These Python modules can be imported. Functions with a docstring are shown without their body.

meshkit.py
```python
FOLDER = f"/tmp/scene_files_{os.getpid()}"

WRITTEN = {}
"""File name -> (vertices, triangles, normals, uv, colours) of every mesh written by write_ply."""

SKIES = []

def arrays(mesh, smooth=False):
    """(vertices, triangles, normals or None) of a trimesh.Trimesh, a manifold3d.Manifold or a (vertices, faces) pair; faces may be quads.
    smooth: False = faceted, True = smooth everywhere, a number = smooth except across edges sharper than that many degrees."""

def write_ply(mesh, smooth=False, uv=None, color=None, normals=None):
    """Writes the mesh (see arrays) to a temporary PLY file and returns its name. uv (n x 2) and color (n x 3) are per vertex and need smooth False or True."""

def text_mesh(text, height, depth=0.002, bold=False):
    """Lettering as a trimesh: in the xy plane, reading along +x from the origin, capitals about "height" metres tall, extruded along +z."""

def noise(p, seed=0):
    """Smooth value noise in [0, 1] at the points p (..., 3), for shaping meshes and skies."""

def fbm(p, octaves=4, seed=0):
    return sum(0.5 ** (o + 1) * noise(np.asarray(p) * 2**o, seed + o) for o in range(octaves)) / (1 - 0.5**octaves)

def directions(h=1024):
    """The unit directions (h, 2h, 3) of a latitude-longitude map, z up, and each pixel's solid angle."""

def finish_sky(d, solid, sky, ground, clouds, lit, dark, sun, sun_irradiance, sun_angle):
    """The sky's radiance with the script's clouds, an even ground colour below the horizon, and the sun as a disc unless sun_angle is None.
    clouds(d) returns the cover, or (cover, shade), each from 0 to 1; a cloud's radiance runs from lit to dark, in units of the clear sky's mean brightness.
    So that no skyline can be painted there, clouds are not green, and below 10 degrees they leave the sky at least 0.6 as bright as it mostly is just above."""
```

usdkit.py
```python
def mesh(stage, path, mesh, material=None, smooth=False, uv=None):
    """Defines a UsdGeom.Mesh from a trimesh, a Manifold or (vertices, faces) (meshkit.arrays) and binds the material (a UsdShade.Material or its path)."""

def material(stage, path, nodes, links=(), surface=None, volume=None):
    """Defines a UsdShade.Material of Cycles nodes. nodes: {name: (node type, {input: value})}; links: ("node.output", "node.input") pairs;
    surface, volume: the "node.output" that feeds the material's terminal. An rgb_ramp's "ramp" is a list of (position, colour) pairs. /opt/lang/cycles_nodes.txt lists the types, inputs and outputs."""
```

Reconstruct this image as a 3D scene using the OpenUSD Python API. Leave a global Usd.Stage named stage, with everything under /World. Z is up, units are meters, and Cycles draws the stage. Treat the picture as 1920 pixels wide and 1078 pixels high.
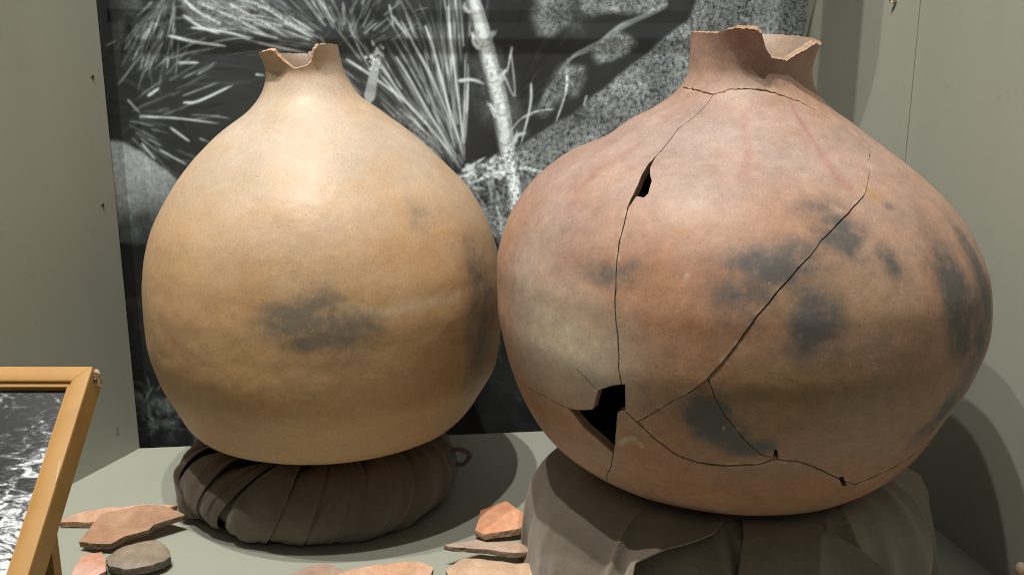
import math, random
import numpy as np, shapely, trimesh, mapbox_earcut
from shapely.geometry import Polygon, LineString, Point, box
from shapely.ops import unary_union
from scipy.interpolate import PchipInterpolator
from scipy.spatial import cKDTree
from pxr import Usd, UsdGeom, UsdLux, UsdShade, Gf, Sdf, Vt
import usdkit, meshkit

random.seed(7)
rng = np.random.default_rng(7)
PI = math.pi
stage = Usd.Stage.CreateInMemory()
UsdGeom.SetStageUpAxis(stage, 'Z')
UsdGeom.Xform.Define(stage, '/World')
UsdGeom.Scope.Define(stage, '/World/Looks')

# ------------------------------------------------------------------ camera
EYE, PITCH, FOC = np.array([0.0, 0.0, 0.70]), math.radians(14.0), 1867.0
cam = UsdGeom.Camera.Define(stage, '/World/camera')
cam.CreateHorizontalApertureAttr(36.0)
cam.CreateFocalLengthAttr(36.0 * FOC / 1920.0)
cam.CreateClippingRangeAttr((0.05, 100.0))
cam.AddTranslateOp().Set(Gf.Vec3d(*EYE))
cam.AddRotateXOp().Set(90.0 - math.degrees(PITCH))
cam.CreateExposureAttr(0.0)
cam.CreateFStopAttr(0.0)

# ------------------------------------------------------------------ lamps
def spot(name, pos, aim, power, radius, color, cone=None):
    d = np.subtract(aim, pos); d = d / np.linalg.norm(d)
    L = UsdLux.DiskLight.Define(stage, '/World/' + name)
    L.CreateRadiusAttr(radius)
    L.CreateIntensityAttr(power / (PI * radius * radius))
    L.CreateColorAttr(Gf.Vec3f(*color))
    if cone:
        sh = UsdLux.ShapingAPI.Apply(L.GetPrim()); sh.CreateShapingConeAngleAttr(cone)
    yaw = math.degrees(math.atan2(d[0], d[1])); pitch = math.degrees(math.asin(d[2]))
    L.AddTranslateOp().Set(Gf.Vec3d(*map(float, pos)))
    L.AddRotateZOp().Set(-yaw)
    L.AddRotateXOp().Set(90.0 + pitch)
    return L

WARM = (1.0, 0.955, 0.86)
KEY = (-0.55, 0.68, 3.6)
spot('spot_lamp', KEY, (-0.36, 1.40, 0.3), 22.8, 0.02, WARM, 24)
spot('spot_lamp_001', (-0.98, 0.62, 3.6), (-0.3, 1.36, 0.3), 15.5, 0.02, WARM, 26)
spot('spot_lamp_002', (-0.22, 0.50, 3.2), (-0.80, 1.40, 0.6), 13.0, 0.02, WARM, 17)
spot('fill_lamp', (0.05, -1.2, 2.4), (0.0, 1.4, 0.35), 0.85, 0.45, WARM)  # added fill from behind the camera, brightens the lower halves of the jars
dome = UsdLux.DomeLight.Define(stage, '/World/gallery_light')
dome.CreateIntensityAttr(0.020)
dome.CreateColorAttr(Gf.Vec3f(1.0, 0.9, 0.75))

# ------------------------------------------------------------------ geometry helpers
FW = np.array([0, math.cos(PITCH), -math.sin(PITCH)])
DN = np.array([0, -math.sin(PITCH), -math.cos(PITCH)])
RT = np.array([1.0, 0, 0])
def project(P):
    q = np.asarray(P, float) - EYE
    z = q @ FW
    return np.stack([960 + FOC * (q @ RT) / z, 539 + FOC * (q @ DN) / z], -1)
def sight(x, y):
    return FW + RT * ((x - 960) / FOC) + DN * ((y - 539) / FOC)
def on_level(x, y, z=0.0):                     # the point of the level z that is seen at a pixel of the photograph
    d = sight(x, y)
    return EYE + d * ((z - EYE[2]) / d[2])
def on_plane(x, y, p, n):
    d = sight(x, y)
    return EYE + d * (np.dot(np.subtract(p, EYE), n) / np.dot(d, n))

used = {}
def path_for(name, parent=None):
    base = (str(parent.GetPath()) if parent else '/World') + '/' + name
    k = used.get(base, 0); used[base] = k + 1
    return base if k == 0 else '%s_%03d' % (base, k)
def tag(prim, label=None, cat=None, group=None, kind=None):
    for k, v in (('label', label), ('category', cat), ('group', group), ('kind', kind)):
        if v: prim.SetCustomDataByKey(k, v)
    return prim
def thing(name, label, cat, loc=(0, 0, 0), group=None):
    x = UsdGeom.Xform.Define(stage, path_for(name))
    x.AddTranslateOp().Set(Gf.Vec3d(*map(float, loc)))
    x.GetPrim().SetCustomDataByKey('at', Gf.Vec3d(*map(float, loc)))
    return tag(x.GetPrim(), label, cat, group)
def obj(name, mesh, mat, parent=None, smooth=False, attrs=None, origin=None):
    """One Mesh prim; world coordinates are made relative to the parent thing's base."""
    v, f = (np.asarray(mesh.vertices, float), np.asarray(mesh.faces)) if hasattr(mesh, 'vertices') else (np.asarray(mesh[0], float), np.asarray(mesh[1]))
    q = parent
    while q and q.GetPath().pathString != '/World':
        at = q.GetCustomDataByKey('at')
        if at is not None: v = v - np.array(at)
        q = q.GetParent()
    m = usdkit.mesh(stage, path_for(name, parent), (v, f), mat, smooth)
    for k, a in (attrs or {}).items():
        a = np.asarray(a, np.float32)
        api = UsdGeom.PrimvarsAPI(m)
        if a.ndim == 1:
            api.CreatePrimvar(k, Sdf.ValueTypeNames.FloatArray, 'vertex').Set(Vt.FloatArray.FromNumpy(a))
        else:
            api.CreatePrimvar(k, Sdf.ValueTypeNames.Color3fArray, 'vertex').Set(Vt.Vec3fArray.FromNumpy(a))
    return m.GetPrim()

def triangulate(poly, h):
    """A polygon cut by a square grid of pitch h: interior cells give two triangles, cut cells are ear-clipped."""
    poly = shapely.make_valid(poly)
    shapely.prepare(poly)
    x0, y0, x1, y1 = poly.bounds
    i0, i1, j0, j1 = math.floor(x0 / h), math.ceil(x1 / h), math.floor(y0 / h), math.ceil(y1 / h)
    I, J = np.meshgrid(np.arange(i0, i1), np.arange(j0, j1), indexing='ij')
    I, J = I.ravel(), J.ravel()
    cells = shapely.box(I * h, J * h, (I + 1) * h, (J + 1) * h)
    inside = shapely.contains_properly(poly, cells)
    touch = shapely.intersects(poly, cells) & ~inside
    X, Y = I[inside] * h, J[inside] * h
    q = np.stack([np.stack([X, Y], -1), np.stack([X + h, Y], -1), np.stack([X + h, Y + h], -1), np.stack([X, Y + h], -1)], 1)
    tris = [q[:, [0, 1, 2]], q[:, [0, 2, 3]]]
    cut = shapely.intersection(cells[touch], poly)
    for g in cut:
        for p in getattr(g, 'geoms', [g]):
            if p.geom_type != 'Polygon' or p.area < 1e-12: continue
            rings = [np.array(p.exterior.coords)[:-1]] + [np.array(r.coords)[:-1] for r in p.interiors]
            pts = np.vstack(rings)
            e = mapbox_earcut.triangulate_float64(pts, np.cumsum([len(r) for r in rings]).astype(np.uint32))
            t = pts[np.asarray(e).reshape(-1, 3)]
            a = (t[:, 1, 0] - t[:, 0, 0]) * (t[:, 2, 1] - t[:, 0, 1]) - (t[:, 1, 1] - t[:, 0, 1]) * (t[:, 2, 0] - t[:, 0, 0])
            t[a < 0] = t[a < 0][:, ::-1]
            tris.append(t[np.abs(a) > 1e-14])
    T = np.vstack(tris)
    key = np.round(T.reshape(-1, 2) / 1e-7).astype(np.int64)
    _, idx, inv = np.unique(key, axis=0, return_index=True, return_inverse=True)
    F = inv.reshape(-1, 3)
    F = F[(F[:, 0] != F[:, 1]) & (F[:, 1] != F[:, 2]) & (F[:, 0] != F[:, 2])]
    return T.reshape(-1, 2)[idx], F
def boundary(F):
    e = np.vstack([F[:, [0, 1]], F[:, [1, 2]], F[:, [2, 0]]])
    s = np.sort(e, 1)
    _, inv, n = np.unique(s, axis=0, return_inverse=True, return_counts=True)
    return e[n[inv] == 1]
def shell(uv, F, top, bottom, jag=0.0):
    """Outer sheet, inner sheet and the broken edge between them, as separate vertices so that edges stay crisp.
    Returns (vertices, faces, index of the uv each vertex came from, which: 0 outer, 1 inner, 2 edge)."""
    n = len(uv)
    B = boundary(F)
    ring = np.unique(B)
    look = np.full(n, -1); look[ring] = np.arange(len(ring))
    m = len(ring)
    mid = (top[ring] + bottom[ring]) / 2
    out = np.zeros((n, 3))                                              # outward direction along the sheet at the broken edge
    e = top[B[:, 1]] - top[B[:, 0]]
    o = np.cross(e, (top[B[:, 0]] - bottom[B[:, 0]]))
    o /= np.linalg.norm(o, axis=1, keepdims=True) + 1e-12
    np.add.at(out, B[:, 0], o); np.add.at(out, B[:, 1], o)
    out = out[ring]; out /= np.linalg.norm(out, axis=1, keepdims=True) + 1e-12
    th = np.linalg.norm(top[ring] - bottom[ring], axis=1, keepdims=True)
    mid = mid + out * th * jag * (meshkit.fbm(mid * 260, 2, 3)[:, None] - 0.45) * 2 + (top[ring] - bottom[ring]) * 0.25 * (meshkit.fbm(mid * 200, 2, 8)[:, None] - 0.5)
    V = np.vstack([top, bottom, top[ring], mid, mid, bottom[ring]])
    W = []
    for lo, hi in ((0, 1), (2, 3)):
        a, b = look[B[:, 0]] + 2 * n, look[B[:, 1]] + 2 * n
        W += [np.stack([a + lo * m, a + hi * m, b + lo * m], 1), np.stack([b + lo * m, a + hi * m, b + hi * m], 1)]
    faces = np.vstack([F, F[:, ::-1] + n] + W)
    src = np.concatenate([np.arange(n), np.arange(n), ring, ring, ring, ring])
    which = np.concatenate([np.zeros(n), np.ones(n), np.full(m, 2), np.full(2 * m, 3), np.full(m, 2)])
    return V, faces, src, which
def ragged(pts, step, amp, seed, closed=True):
    """A polyline made finely uneven, as a break in fired clay is."""
    l = LineString(list(pts) + ([pts[0]] if closed else []))
    n = max(4, int(l.length / step))
    s = np.linspace(0, l.length, n + 1)
    P = np.array([l.interpolate(x).coords[0] for x in s])
    T = np.gradient(P, axis=0); T /= np.linalg.norm(T, axis=1, keepdims=True) + 1e-12
    k = (meshkit.fbm(np.stack([s / (step * 4.5), 0 * s + seed, 0 * s], -1), 4, seed) - 0.5) * 2 * amp
    fade = np.minimum(1, np.minimum(s, l.length - s) / (step * 3))
    P = P + np.stack([-T[:, 1], T[:, 0]], -1) * (k * fade)[:, None]
    return P[:-1] if closed else P
def smoothstep(x, a, b):
    t = np.clip((x - a) / (b - a), 0, 1)
    return t * t * (3 - 2 * t)
def tube(points, radii, sides=12, flat=1.0, up=(0, 0, 1), caps=True):
    P = np.asarray(points, float)
    T = np.gradient(P, axis=0); T /= np.linalg.norm(T, axis=1, keepdims=True) + 1e-12
    A = np.cross(T, np.broadcast_to(up, T.shape)); A /= np.linalg.norm(A, axis=1, keepdims=True) + 1e-9
    Bn = np.cross(A, T)
    an = np.arange(sides) * 2 * PI / sides
    r = np.broadcast_to(radii, (len(P),))[:, None, None]
    V = P[:, None] + r * (np.cos(an)[None, :, None] * A[:, None] + flat * np.sin(an)[None, :, None] * Bn[:, None])
    i, j = np.meshgrid(np.arange(len(P) - 1), np.arange(sides), indexing='ij')
    q = np.stack([i * sides + j, i * sides + (j + 1) % sides, (i + 1) * sides + (j + 1) % sides, (i + 1) * sides + j], -1).reshape(-1, 4)
    F = np.vstack([q[:, [0, 2, 1]], q[:, [0, 3, 2]]])
    V = V.reshape(-1, 3)
    if caps:
        n = len(V); V = np.vstack([V, P[0], P[-1]]); k = np.arange(sides); e = (len(P) - 1) * sides
        F = np.vstack([F, np.stack([np.full(sides, n), k, (k + 1) % sides], 1), np.stack([np.full(sides, n + 1), e + (k + 1) % sides, e + k], 1)])
    m = trimesh.Trimesh(V, F, process=False); 
    return m
def sheet(fn, nu, nv, closed_u=False):
    """A quad grid of fn(u, v), u and v from 0 to 1, as vertices and triangles."""
    u = np.linspace(0, 1, nu + 1)[:-1] if closed_u else np.linspace(0, 1, nu + 1)
    v = np.linspace(0, 1, nv + 1)
    U, V = np.meshgrid(u, v, indexing='ij')
    P = fn(U, V).reshape(-1, 3)
    w = nv + 1
    i, j = np.meshgrid(np.arange(nu), np.arange(nv), indexing='ij')
    i2 = (i + 1) % len(u) if closed_u else i + 1
    q = np.stack([i * w + j, i2 * w + j, i2 * w + j + 1, i * w + j + 1], -1).reshape(-1, 4)
    return P, np.vstack([q[:, [0, 1, 2]], q[:, [0, 2, 3]]])
def patch(fn, nu, nv, thick):
    """A piece of cloth: the sheet fn(u, v) with its own thickness and hemmed edges."""
    P, F = sheet(fn, nu, nv)
    m = trimesh.Trimesh(P, F, process=False)
    n = np.array(m.vertex_normals)
    B = boundary(F)
    Q = P - n * thick
    k = len(P)
    ring = np.unique(B); look = np.full(k, -1); look[ring] = np.arange(len(ring)); r = len(ring)
    a, b = look[B[:, 0]] + 2 * k, look[B[:, 1]] + 2 * k
    V = np.vstack([P, Q, P[ring], Q[ring]])
    return V, np.vstack([F, F[:, ::-1] + k, np.stack([a, a + r, b], 1), np.stack([b, a + r, b + r], 1)])
def catmull(pts, n=12):
    P = np.asarray(pts, float)
    P = np.vstack([2 * P[0] - P[1], P, 2 * P[-1] - P[-2]])
    out = []
    for i in range(1, len(P) - 2):
        t = np.linspace(0, 1, n, endpoint=False)[:, None]
        a, b, c, d = P[i - 1:i + 3]
        out.append(0.5 * ((2 * b) + (c - a) * t + (2 * a - 5 * b + 4 * c - d) * t ** 2 + (3 * b - a - 3 * c + d) * t ** 3))
    return np.vstack(out + [P[-2:-1]])
def prism(section, z0, z1):
    """A vertical board of the plan outline given."""
    m = trimesh.creation.extrude_polygon(Polygon(section), z1 - z0, engine='earcut')
    m.apply_translation((0, 0, z0))
    return m

# ------------------------------------------------------------------ materials
def M(name, nodes, links, surface='p.BSDF'):
    return usdkit.material(stage, '/World/Looks/' + name, nodes, links, surface)
def paint(name, col, rough=0.55, var=0.06, bump=0.04, streak=False):
    n = {'g': ('geometry', {}),
         'm': ('mapping', {'scale': (6, 6, 0.7) if streak else (3, 3, 3)}),
         'n': ('noise_texture', {'scale': 1.0, 'detail': 4}),
         'r': ('map_range', {'from_min': 0.25, 'from_max': 0.75, 'to_min': 1 - var, 'to_max': 1 + var}),
         'sc': ('noise_texture', {'scale': 23, 'detail': 6, 'roughness': 0.75}), 'sr': ('map_range', {'from_min': 0.60, 'from_max': 0.74, 'to_min': 1.0, 'to_max': 0.86, 'clamp': True}), 'sm': ('math', {'math_type': 'multiply'}),
         'c': ('color', {'value': col}),
         'x': ('vector_math', {'math_type': 'scale'}),
         'nb': ('noise_texture', {'scale': 420, 'detail': 3}),
         'b': ('bump', {'strength': bump, 'distance': 0.002}),
         'p': ('principled_bsdf', {'roughness': rough, 'specular_ior_level': 0.35})}
    l = [('g.position', 'm.vector'), ('m.vector', 'n.vector'), ('n.fac', 'r.value'), ('c.color', 'x.vector1'), ('g.position', 'sc.vector'), ('sc.fac', 'sr.value'), ('r.result', 'sm.value1'), ('sr.result', 'sm.value2'), ('sm.value', 'x.scale'),
         ('x.vector', 'p.base_color'), ('g.position', 'nb.vector'), ('nb.fac', 'b.height'), ('b.normal', 'p.normal')]
    return M(name, n, l)
MAT = {}
MAT['floor'] = paint('floor_paint', (0.345, 0.365, 0.315), 0.5, 0.05, 0.03)
MAT['wall'] = paint('wall_paint', (0.36, 0.378, 0.325), 0.5, 0.08, 0.03, True)
MAT['dark'] = paint('dark_board', (0.03, 0.03, 0.03), 0.7)
MAT['metal'] = M('nail_metal', {'p': ('principled_bsdf', {'base_color': (0.12, 0.10, 0.08), 'metallic': 0.8, 'roughness': 0.5})}, [])
MAT['brass'] = M('brass', {'p': ('principled_bsdf', {'base_color': (0.6, 0.42, 0.2), 'metallic': 0.9, 'roughness': 0.35})}, [])

def clay(name, soot_col, rough, mott, speck, smoke=0.86):
    """Fired clay: slip colour and fire clouds, with some light and darkness painted in, come as attributes, noise breaks them up."""
    n = {'g': ('geometry', {}),
         'a': ('attribute', {'attribute': 'slip'}), 's': ('attribute', {'attribute': 'soot_shade'}),
         'n1': ('noise_texture', {'scale': 14, 'detail': 6, 'roughness': 0.6}),
         'n2': ('noise_texture', {'scale': 60, 'detail': 5, 'roughness': 0.65}),
         'n3': ('noise_texture', {'scale': 9, 'detail': 5, 'roughness': 0.6, 'distortion': 0.6}),
         'map': ('mapping', {'scale': (1, 1, 1.6), 'location': (3, 1, 2)}),
         'r1': ('map_range', {'from_min': 0.28, 'from_max': 0.72, 'to_min': 1 - mott, 'to_max': 1 + mott}),
         'r2': ('map_range', {'from_min': 0.3, 'from_max': 0.7, 'to_min': 0.98 - mott, 'to_max': 1.02 + mott}), 'n4': ('noise_texture', {'scale': 420, 'detail': 3, 'roughness': 0.7}), 'r4': ('map_range', {'from_min': 0.3, 'from_max': 0.7, 'to_min': 0.86, 'to_max': 1.12}), 'mu4': ('math', {'math_type': 'multiply'}), 'pd': ('map_range', {'from_min': 0.05, 'from_max': 0.12, 'to_min': 0.76, 'to_max': 1.0, 'clamp': True}), 'mu5': ('math', {'math_type': 'multiply'}),
         'mul': ('math', {'math_type': 'multiply'}),
         'x': ('vector_math', {'math_type': 'scale'}),
         'warm': ('mix_color', {'blend_type': 'multiply', 'b': (1.0, 0.90, 0.76)}),
         'wr': ('map_range', {'from_min': 0.45, 'from_max': 0.68, 'to_min': 0.0, 'to_max': 0.8, 'clamp': True}),
         'sn': ('map_range', {'from_min': 0.25, 'from_max': 0.75, 'to_min': 0.35, 'to_max': 1.65}), 'n5': ('noise_texture', {'scale': 34, 'detail': 8, 'roughness': 0.72}),
         'sa': ('math', {'math_type': 'multiply'}), 
         'sk': ('map_range', {'range_type': 'smoothstep', 'from_min': 0.08, 'from_max': 0.82, 'to_min': 0.0, 'to_max': smoke, 'clamp': True}),
         'mx': ('mix_color', {'b': soot_col}),
         # pale chips and scratches
         'vs': ('noise_texture', {'scale': 130, 'detail': 2, 'roughness': 0.7}),
         'vm': ('mapping', {'scale': (1.0, 1.0, 0.5)}),
         'vk': ('map_range', {'from_min': 0.745 - speck, 'from_max': 0.80 - speck, 'to_min': 0.0, 'to_max': 0.55, 'clamp': True}),
         'mc': ('mix_color', {'b': (0.62, 0.50, 0.38)}),
         'cm': ('mapping', {'scale': (1, 1, 0.6), 'rotation': (0.4, 0.3, 0.7)}), 'cv': ('voronoi_texture', {'scale': 34, 'feature': 'distance_to_edge'}), 'ce': ('map_range', {'from_min': 0.0, 'from_max': 0.012, 'to_min': 1.0, 'to_max': 0.0, 'clamp': True}),
         'cn': ('noise_texture', {'scale': 21, 'detail': 3}), 'cr': ('map_range', {'from_min': 0.66, 'from_max': 0.74, 'to_min': 0.0, 'to_max': 0.45, 'clamp': True}), 'cf': ('math', {'math_type': 'multiply'}), 'ms': ('mix_color', {'b': (0.60, 0.50, 0.40)}),
         'fb': ('noise_texture', {'scale': 70, 'detail': 8, 'roughness': 0.6}),
         'bm': ('mapping', {'scale': (1, 1, 1.25)}),
         'b': ('bump', {'strength': 0.10, 'distance': 0.003}),
         'lb': ('noise_texture', {'scale': 26, 'detail': 3, 'roughness': 0.5}), 'b2': ('bump', {'strength': 0.06, 'distance': 0.012}),
         'pt': ('voronoi_texture', {'scale': 85, 'randomness': 1.0}), 'pm': ('map_range', {'from_min': 0.0, 'from_max': 0.16, 'to_min': 0.0, 'to_max': 1.0, 'clamp': True}), 'b3': ('bump', {'strength': 0.18, 'distance': 0.0010}),
         'rr': ('map_range', {'from_min': 0.3, 'from_max': 0.7, 'to_min': rough - 0.08, 'to_max': rough + 0.1}),
         'p': ('principled_bsdf', {'specular_ior_level': 0.4})}
    l = [('g.position', 'n1.vector'), ('g.position', 'n2.vector'), ('g.position', 'map.vector'), ('map.vector', 'n3.vector'),
         ('n1.fac', 'r1.value'), ('n2.fac', 'r2.value'), ('r1.result', 'mul.value1'), ('r2.result', 'mul.value2'),
         ('g.position', 'n4.vector'), ('n4.fac', 'r4.value'), ('mul.value', 'mu4.value1'), ('r4.result', 'mu4.value2'), ('pt.distance', 'pd.value'), ('pd.result', 'mu5.value1'), ('mu4.value', 'mu5.value2'), ('a.color', 'x.vector1'), ('mu5.value', 'x.scale'), ('n3.fac', 'wr.value'), ('wr.result', 'warm.fac'), ('x.vector', 'warm.a'),
         ('g.position', 'n5.vector'), ('n5.fac', 'sn.value'), ('s.fac', 'sa.value1'), ('sn.result', 'sa.value2'), ('sa.value', 'sk.value'), ('sk.result', 'mx.fac'), ('warm.result', 'mx.a'),
         ('g.position', 'vm.vector'), ('vm.vector', 'vs.vector'), ('vs.fac', 'vk.value'), ('vk.result', 'mc.fac'), ('mx.result', 'mc.a'), ('g.position', 'cm.vector'), ('cm.vector', 'cv.vector'), ('cv.distance', 'ce.value'), ('g.position', 'cn.vector'), ('cn.fac', 'cr.value'), ('ce.result', 'cf.value1'), ('cr.result', 'cf.value2'), ('cf.value', 'ms.fac'), ('mc.result', 'ms.a'), ('ms.result', 'p.base_color'),
         ('g.position', 'bm.vector'), ('bm.vector', 'fb.vector'), ('fb.fac', 'b.height'), ('bm.vector', 'lb.vector'), ('lb.fac', 'b2.height'), ('b2.normal', 'b.normal'), ('g.position', 'pt.vector'), ('pt.distance', 'pm.value'), ('pm.result', 'b3.height'), ('b.normal', 'b3.normal'), ('b3.normal', 'p.normal'), ('n1.fac', 'rr.value'), ('rr.result', 'p.roughness')]
    return M(name, n, l)
MAT['clay_buff'] = clay('buff_clay', (0.080, 0.092, 0.092), 0.50, 0.045, 0.0, 0.74)
MAT['clay_red'] = clay('red_clay', (0.066, 0.078, 0.083), 0.52, 0.12, 0.03, 0.86)
MAT['clay_sherd'] = clay('sherd_clay', (0.07, 0.068, 0.06), 0.7, 0.14, 0.02)

def fabric(name, col):
    n = {'g': ('geometry', {}),
         'n': ('noise_texture', {'scale': 9, 'detail': 5}), 'r': ('map_range', {'from_min': 0.25, 'from_max': 0.75, 'to_min': 0.8, 'to_max': 1.2}),
         'n2': ('noise_texture', {'scale': 900, 'detail': 2}), 'r2': ('map_range', {'from_min': 0.3, 'from_max': 0.7, 'to_min': 0.8, 'to_max': 1.2}),
         'mul': ('math', {'math_type': 'multiply'}), 'c': ('color', {'value': col}), 'x': ('vector_math', {'math_type': 'scale'}),
         'rg': ('noise_texture', {'scale': 11, 'detail': 5, 'roughness': 0.55, 'distortion': 0.8}), 'ra': ('math', {'math_type': 'subtract', 'value2': 0.5}), 'rb': ('math', {'math_type': 'absolute'}), 'rc': ('map_range', {'from_min': 0.0, 'from_max': 0.05, 'to_min': 1.0, 'to_max': 0.0, 'clamp': True}), 'b0': ('bump', {'strength': 0.10, 'distance': 0.003}),
         'b': ('bump', {'strength': 0.4, 'distance': 0.001}),
         'p': ('principled_bsdf', {'roughness': 0.9, 'specular_ior_level': 0.15, 'sheen_weight': 0.25, 'sheen_roughness': 0.5})}
    l = [('g.position', 'n.vector'), ('g.position', 'n2.vector'), ('n.fac', 'r.value'), ('n2.fac', 'r2.value'), ('r.result', 'mul.value1'), ('r2.result', 'mul.value2'),
         ('c.color', 'x.vector1'), ('mul.value', 'x.scale'), ('x.vector', 'p.base_color'), ('g.position', 'rg.vector'), ('rg.fac', 'ra.value1'), ('ra.value', 'rb.value1'), ('rb.value', 'rc.value'), ('rc.result', 'b0.height'), ('b0.normal', 'b.normal'), ('n2.fac', 'b.height'), ('b.normal', 'p.normal')]
    return M(name, n, l)
MAT['cloth_a'] = fabric('brown_cloth', (0.150, 0.118, 0.090))
MAT['cloth_b'] = fabric('taupe_cloth', (0.225, 0.19, 0.152))

# ------------------------------------------------------------------ the case: floor, walls
BL, BR = np.array([-0.657, 1.636]), np.array([0.536, 1.768])          # ends of the floor's back edge
bdir = (BR - BL) / np.linalg.norm(BR - BL); bnor = np.array([-bdir[1], bdir[0]])
LD = np.array([-0.059, -0.151]); LD /= np.linalg.norm(LD)              # the left wall runs this way to the front
RD = np.array([0.039, -0.190]); RD /= np.linalg.norm(RD)
LF, RF = BL + LD * 1.15, BR + RD * 1.25
fl = prism([BL, BR, RF, LF], -0.02, 0.0)
tag(obj('floor', fl, MAT['floor']), 'grey green painted board floor of the display case', 'floor', None, 'structure')
def board(a, b, t, z0, z1):
    a, b = np.asarray(a), np.asarray(b)
    d = (b - a) / np.linalg.norm(b - a); n = np.array([-d[1], d[0]])
    return prism([a, b, b + n * t, a + n * t], z0, z1)
# left wall: thickness to its outside
lw = board(LF, BL, 0.018, -0.02, 1.55)
lw = thing('left_wall', 'plain grey green side panel behind the framed picture', 'panel', (*BL, 0)), lw
LW = lw[0]
obj('panel', lw[1], MAT['wall'], LW)
lnor = np.array([-LD[1], LD[0], 0.0]); lnor = lnor if lnor[0] > 0 else -lnor
def nail(parent, x, y, p, n, r, name='nail', mat='metal'):
    c = on_plane(x, y, p, n)
    m = trimesh.creation.icosphere(2, r); m.apply_scale((1, 1, 0.5))
    m.apply_transform(trimesh.geometry.align_vectors([0, 0, 1], n)); m.apply_translation(c + np.asarray(n) * 0.0004)
    return obj(name, m, MAT[mat], parent, True)
for x, y in ((173, 144), (192, 384)):
    nail(LW, x, y, (*BL, 0), lnor, 0.0032, 'nail_head')
pc = np.array([on_plane(x, y, (*BL, 0), lnor) + lnor * 0.0003 for x, y in ((219, 801), (221, 805), (221, 810), (218, 813))])
obj('paint_crack', tube(catmull(pc, 5), 0.0006, 6), MAT['metal'], LW, True)
# right wall: two panels with an open joint between them
SEAM = BR + RD * 0.275
MEND = BR + bnor * 0.075 - RD * 0.02
rw = thing('right_wall', 'plain grey green side panels with an upright joint behind the cracked jar', 'panel', (*BR, 0))
obj('back_panel', board(MEND, SEAM - RD * 0.0012, 0.018, -0.02, 1.55), MAT['wall'], rw)
obj('front_panel', board(SEAM + RD * 0.0012, RF, 0.018, -0.02, 1.55), MAT['wall'], rw)
obj('joint_backing', board(SEAM - RD * 0.03 + np.array([0.0195, 0]), SEAM + RD * 0.03 + np.array([0.0195, 0]), 0.01, -0.02, 1.55), MAT['dark'], rw)
rnor = np.array([RD[1], -RD[0], 0.0]); rnor = rnor if rnor[0] < 0 else -rnor

# ------------------------------------------------------------------ photo mural behind the pots
MP = np.array([*(BL + bnor * 0.075), 0.0]); MA = np.array([*bdir, 0.0]); MN = np.array([*(-bnor), 0.0])
def mural_ab(px):
    px = np.asarray(px, float)
    out = []
    for x, y in px:
        q = on_plane(x, y, MP, MN) - MP
        out.append((q @ MA, q[2]))
    return np.array(out)
A0, A1, B0, B1 = -0.10, float((MEND - MP[:2]) @ bdir) + 0.003, -0.14, 1.02
HM = 0.0018
na, nb_ = int((A1 - A0) / HM), int((B1 - B0) / HM)
ga, gb = np.linspace(A0, A1, na), np.linspace(B0, B1, nb_)
GA, GB = np.meshgrid(ga, gb, indexing='ij')
TONE = np.full(GA.shape, 0.025); GRAIN = np.zeros(GA.shape)
def nz(scale, seed, oct=4, sa=1.0, sb=1.0, rot=0.0):
    c, s = math.cos(rot), math.sin(rot)
    u, v = (GA * c + GB * s) * sa, (-GA * s + GB * c) * sb
    return meshkit.fbm(np.stack([u * scale + 11, v * scale + 7, 0 * u + seed], -1), oct, seed)
TONE *= 0.55 + 0.9 * nz(6, 3)
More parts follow.
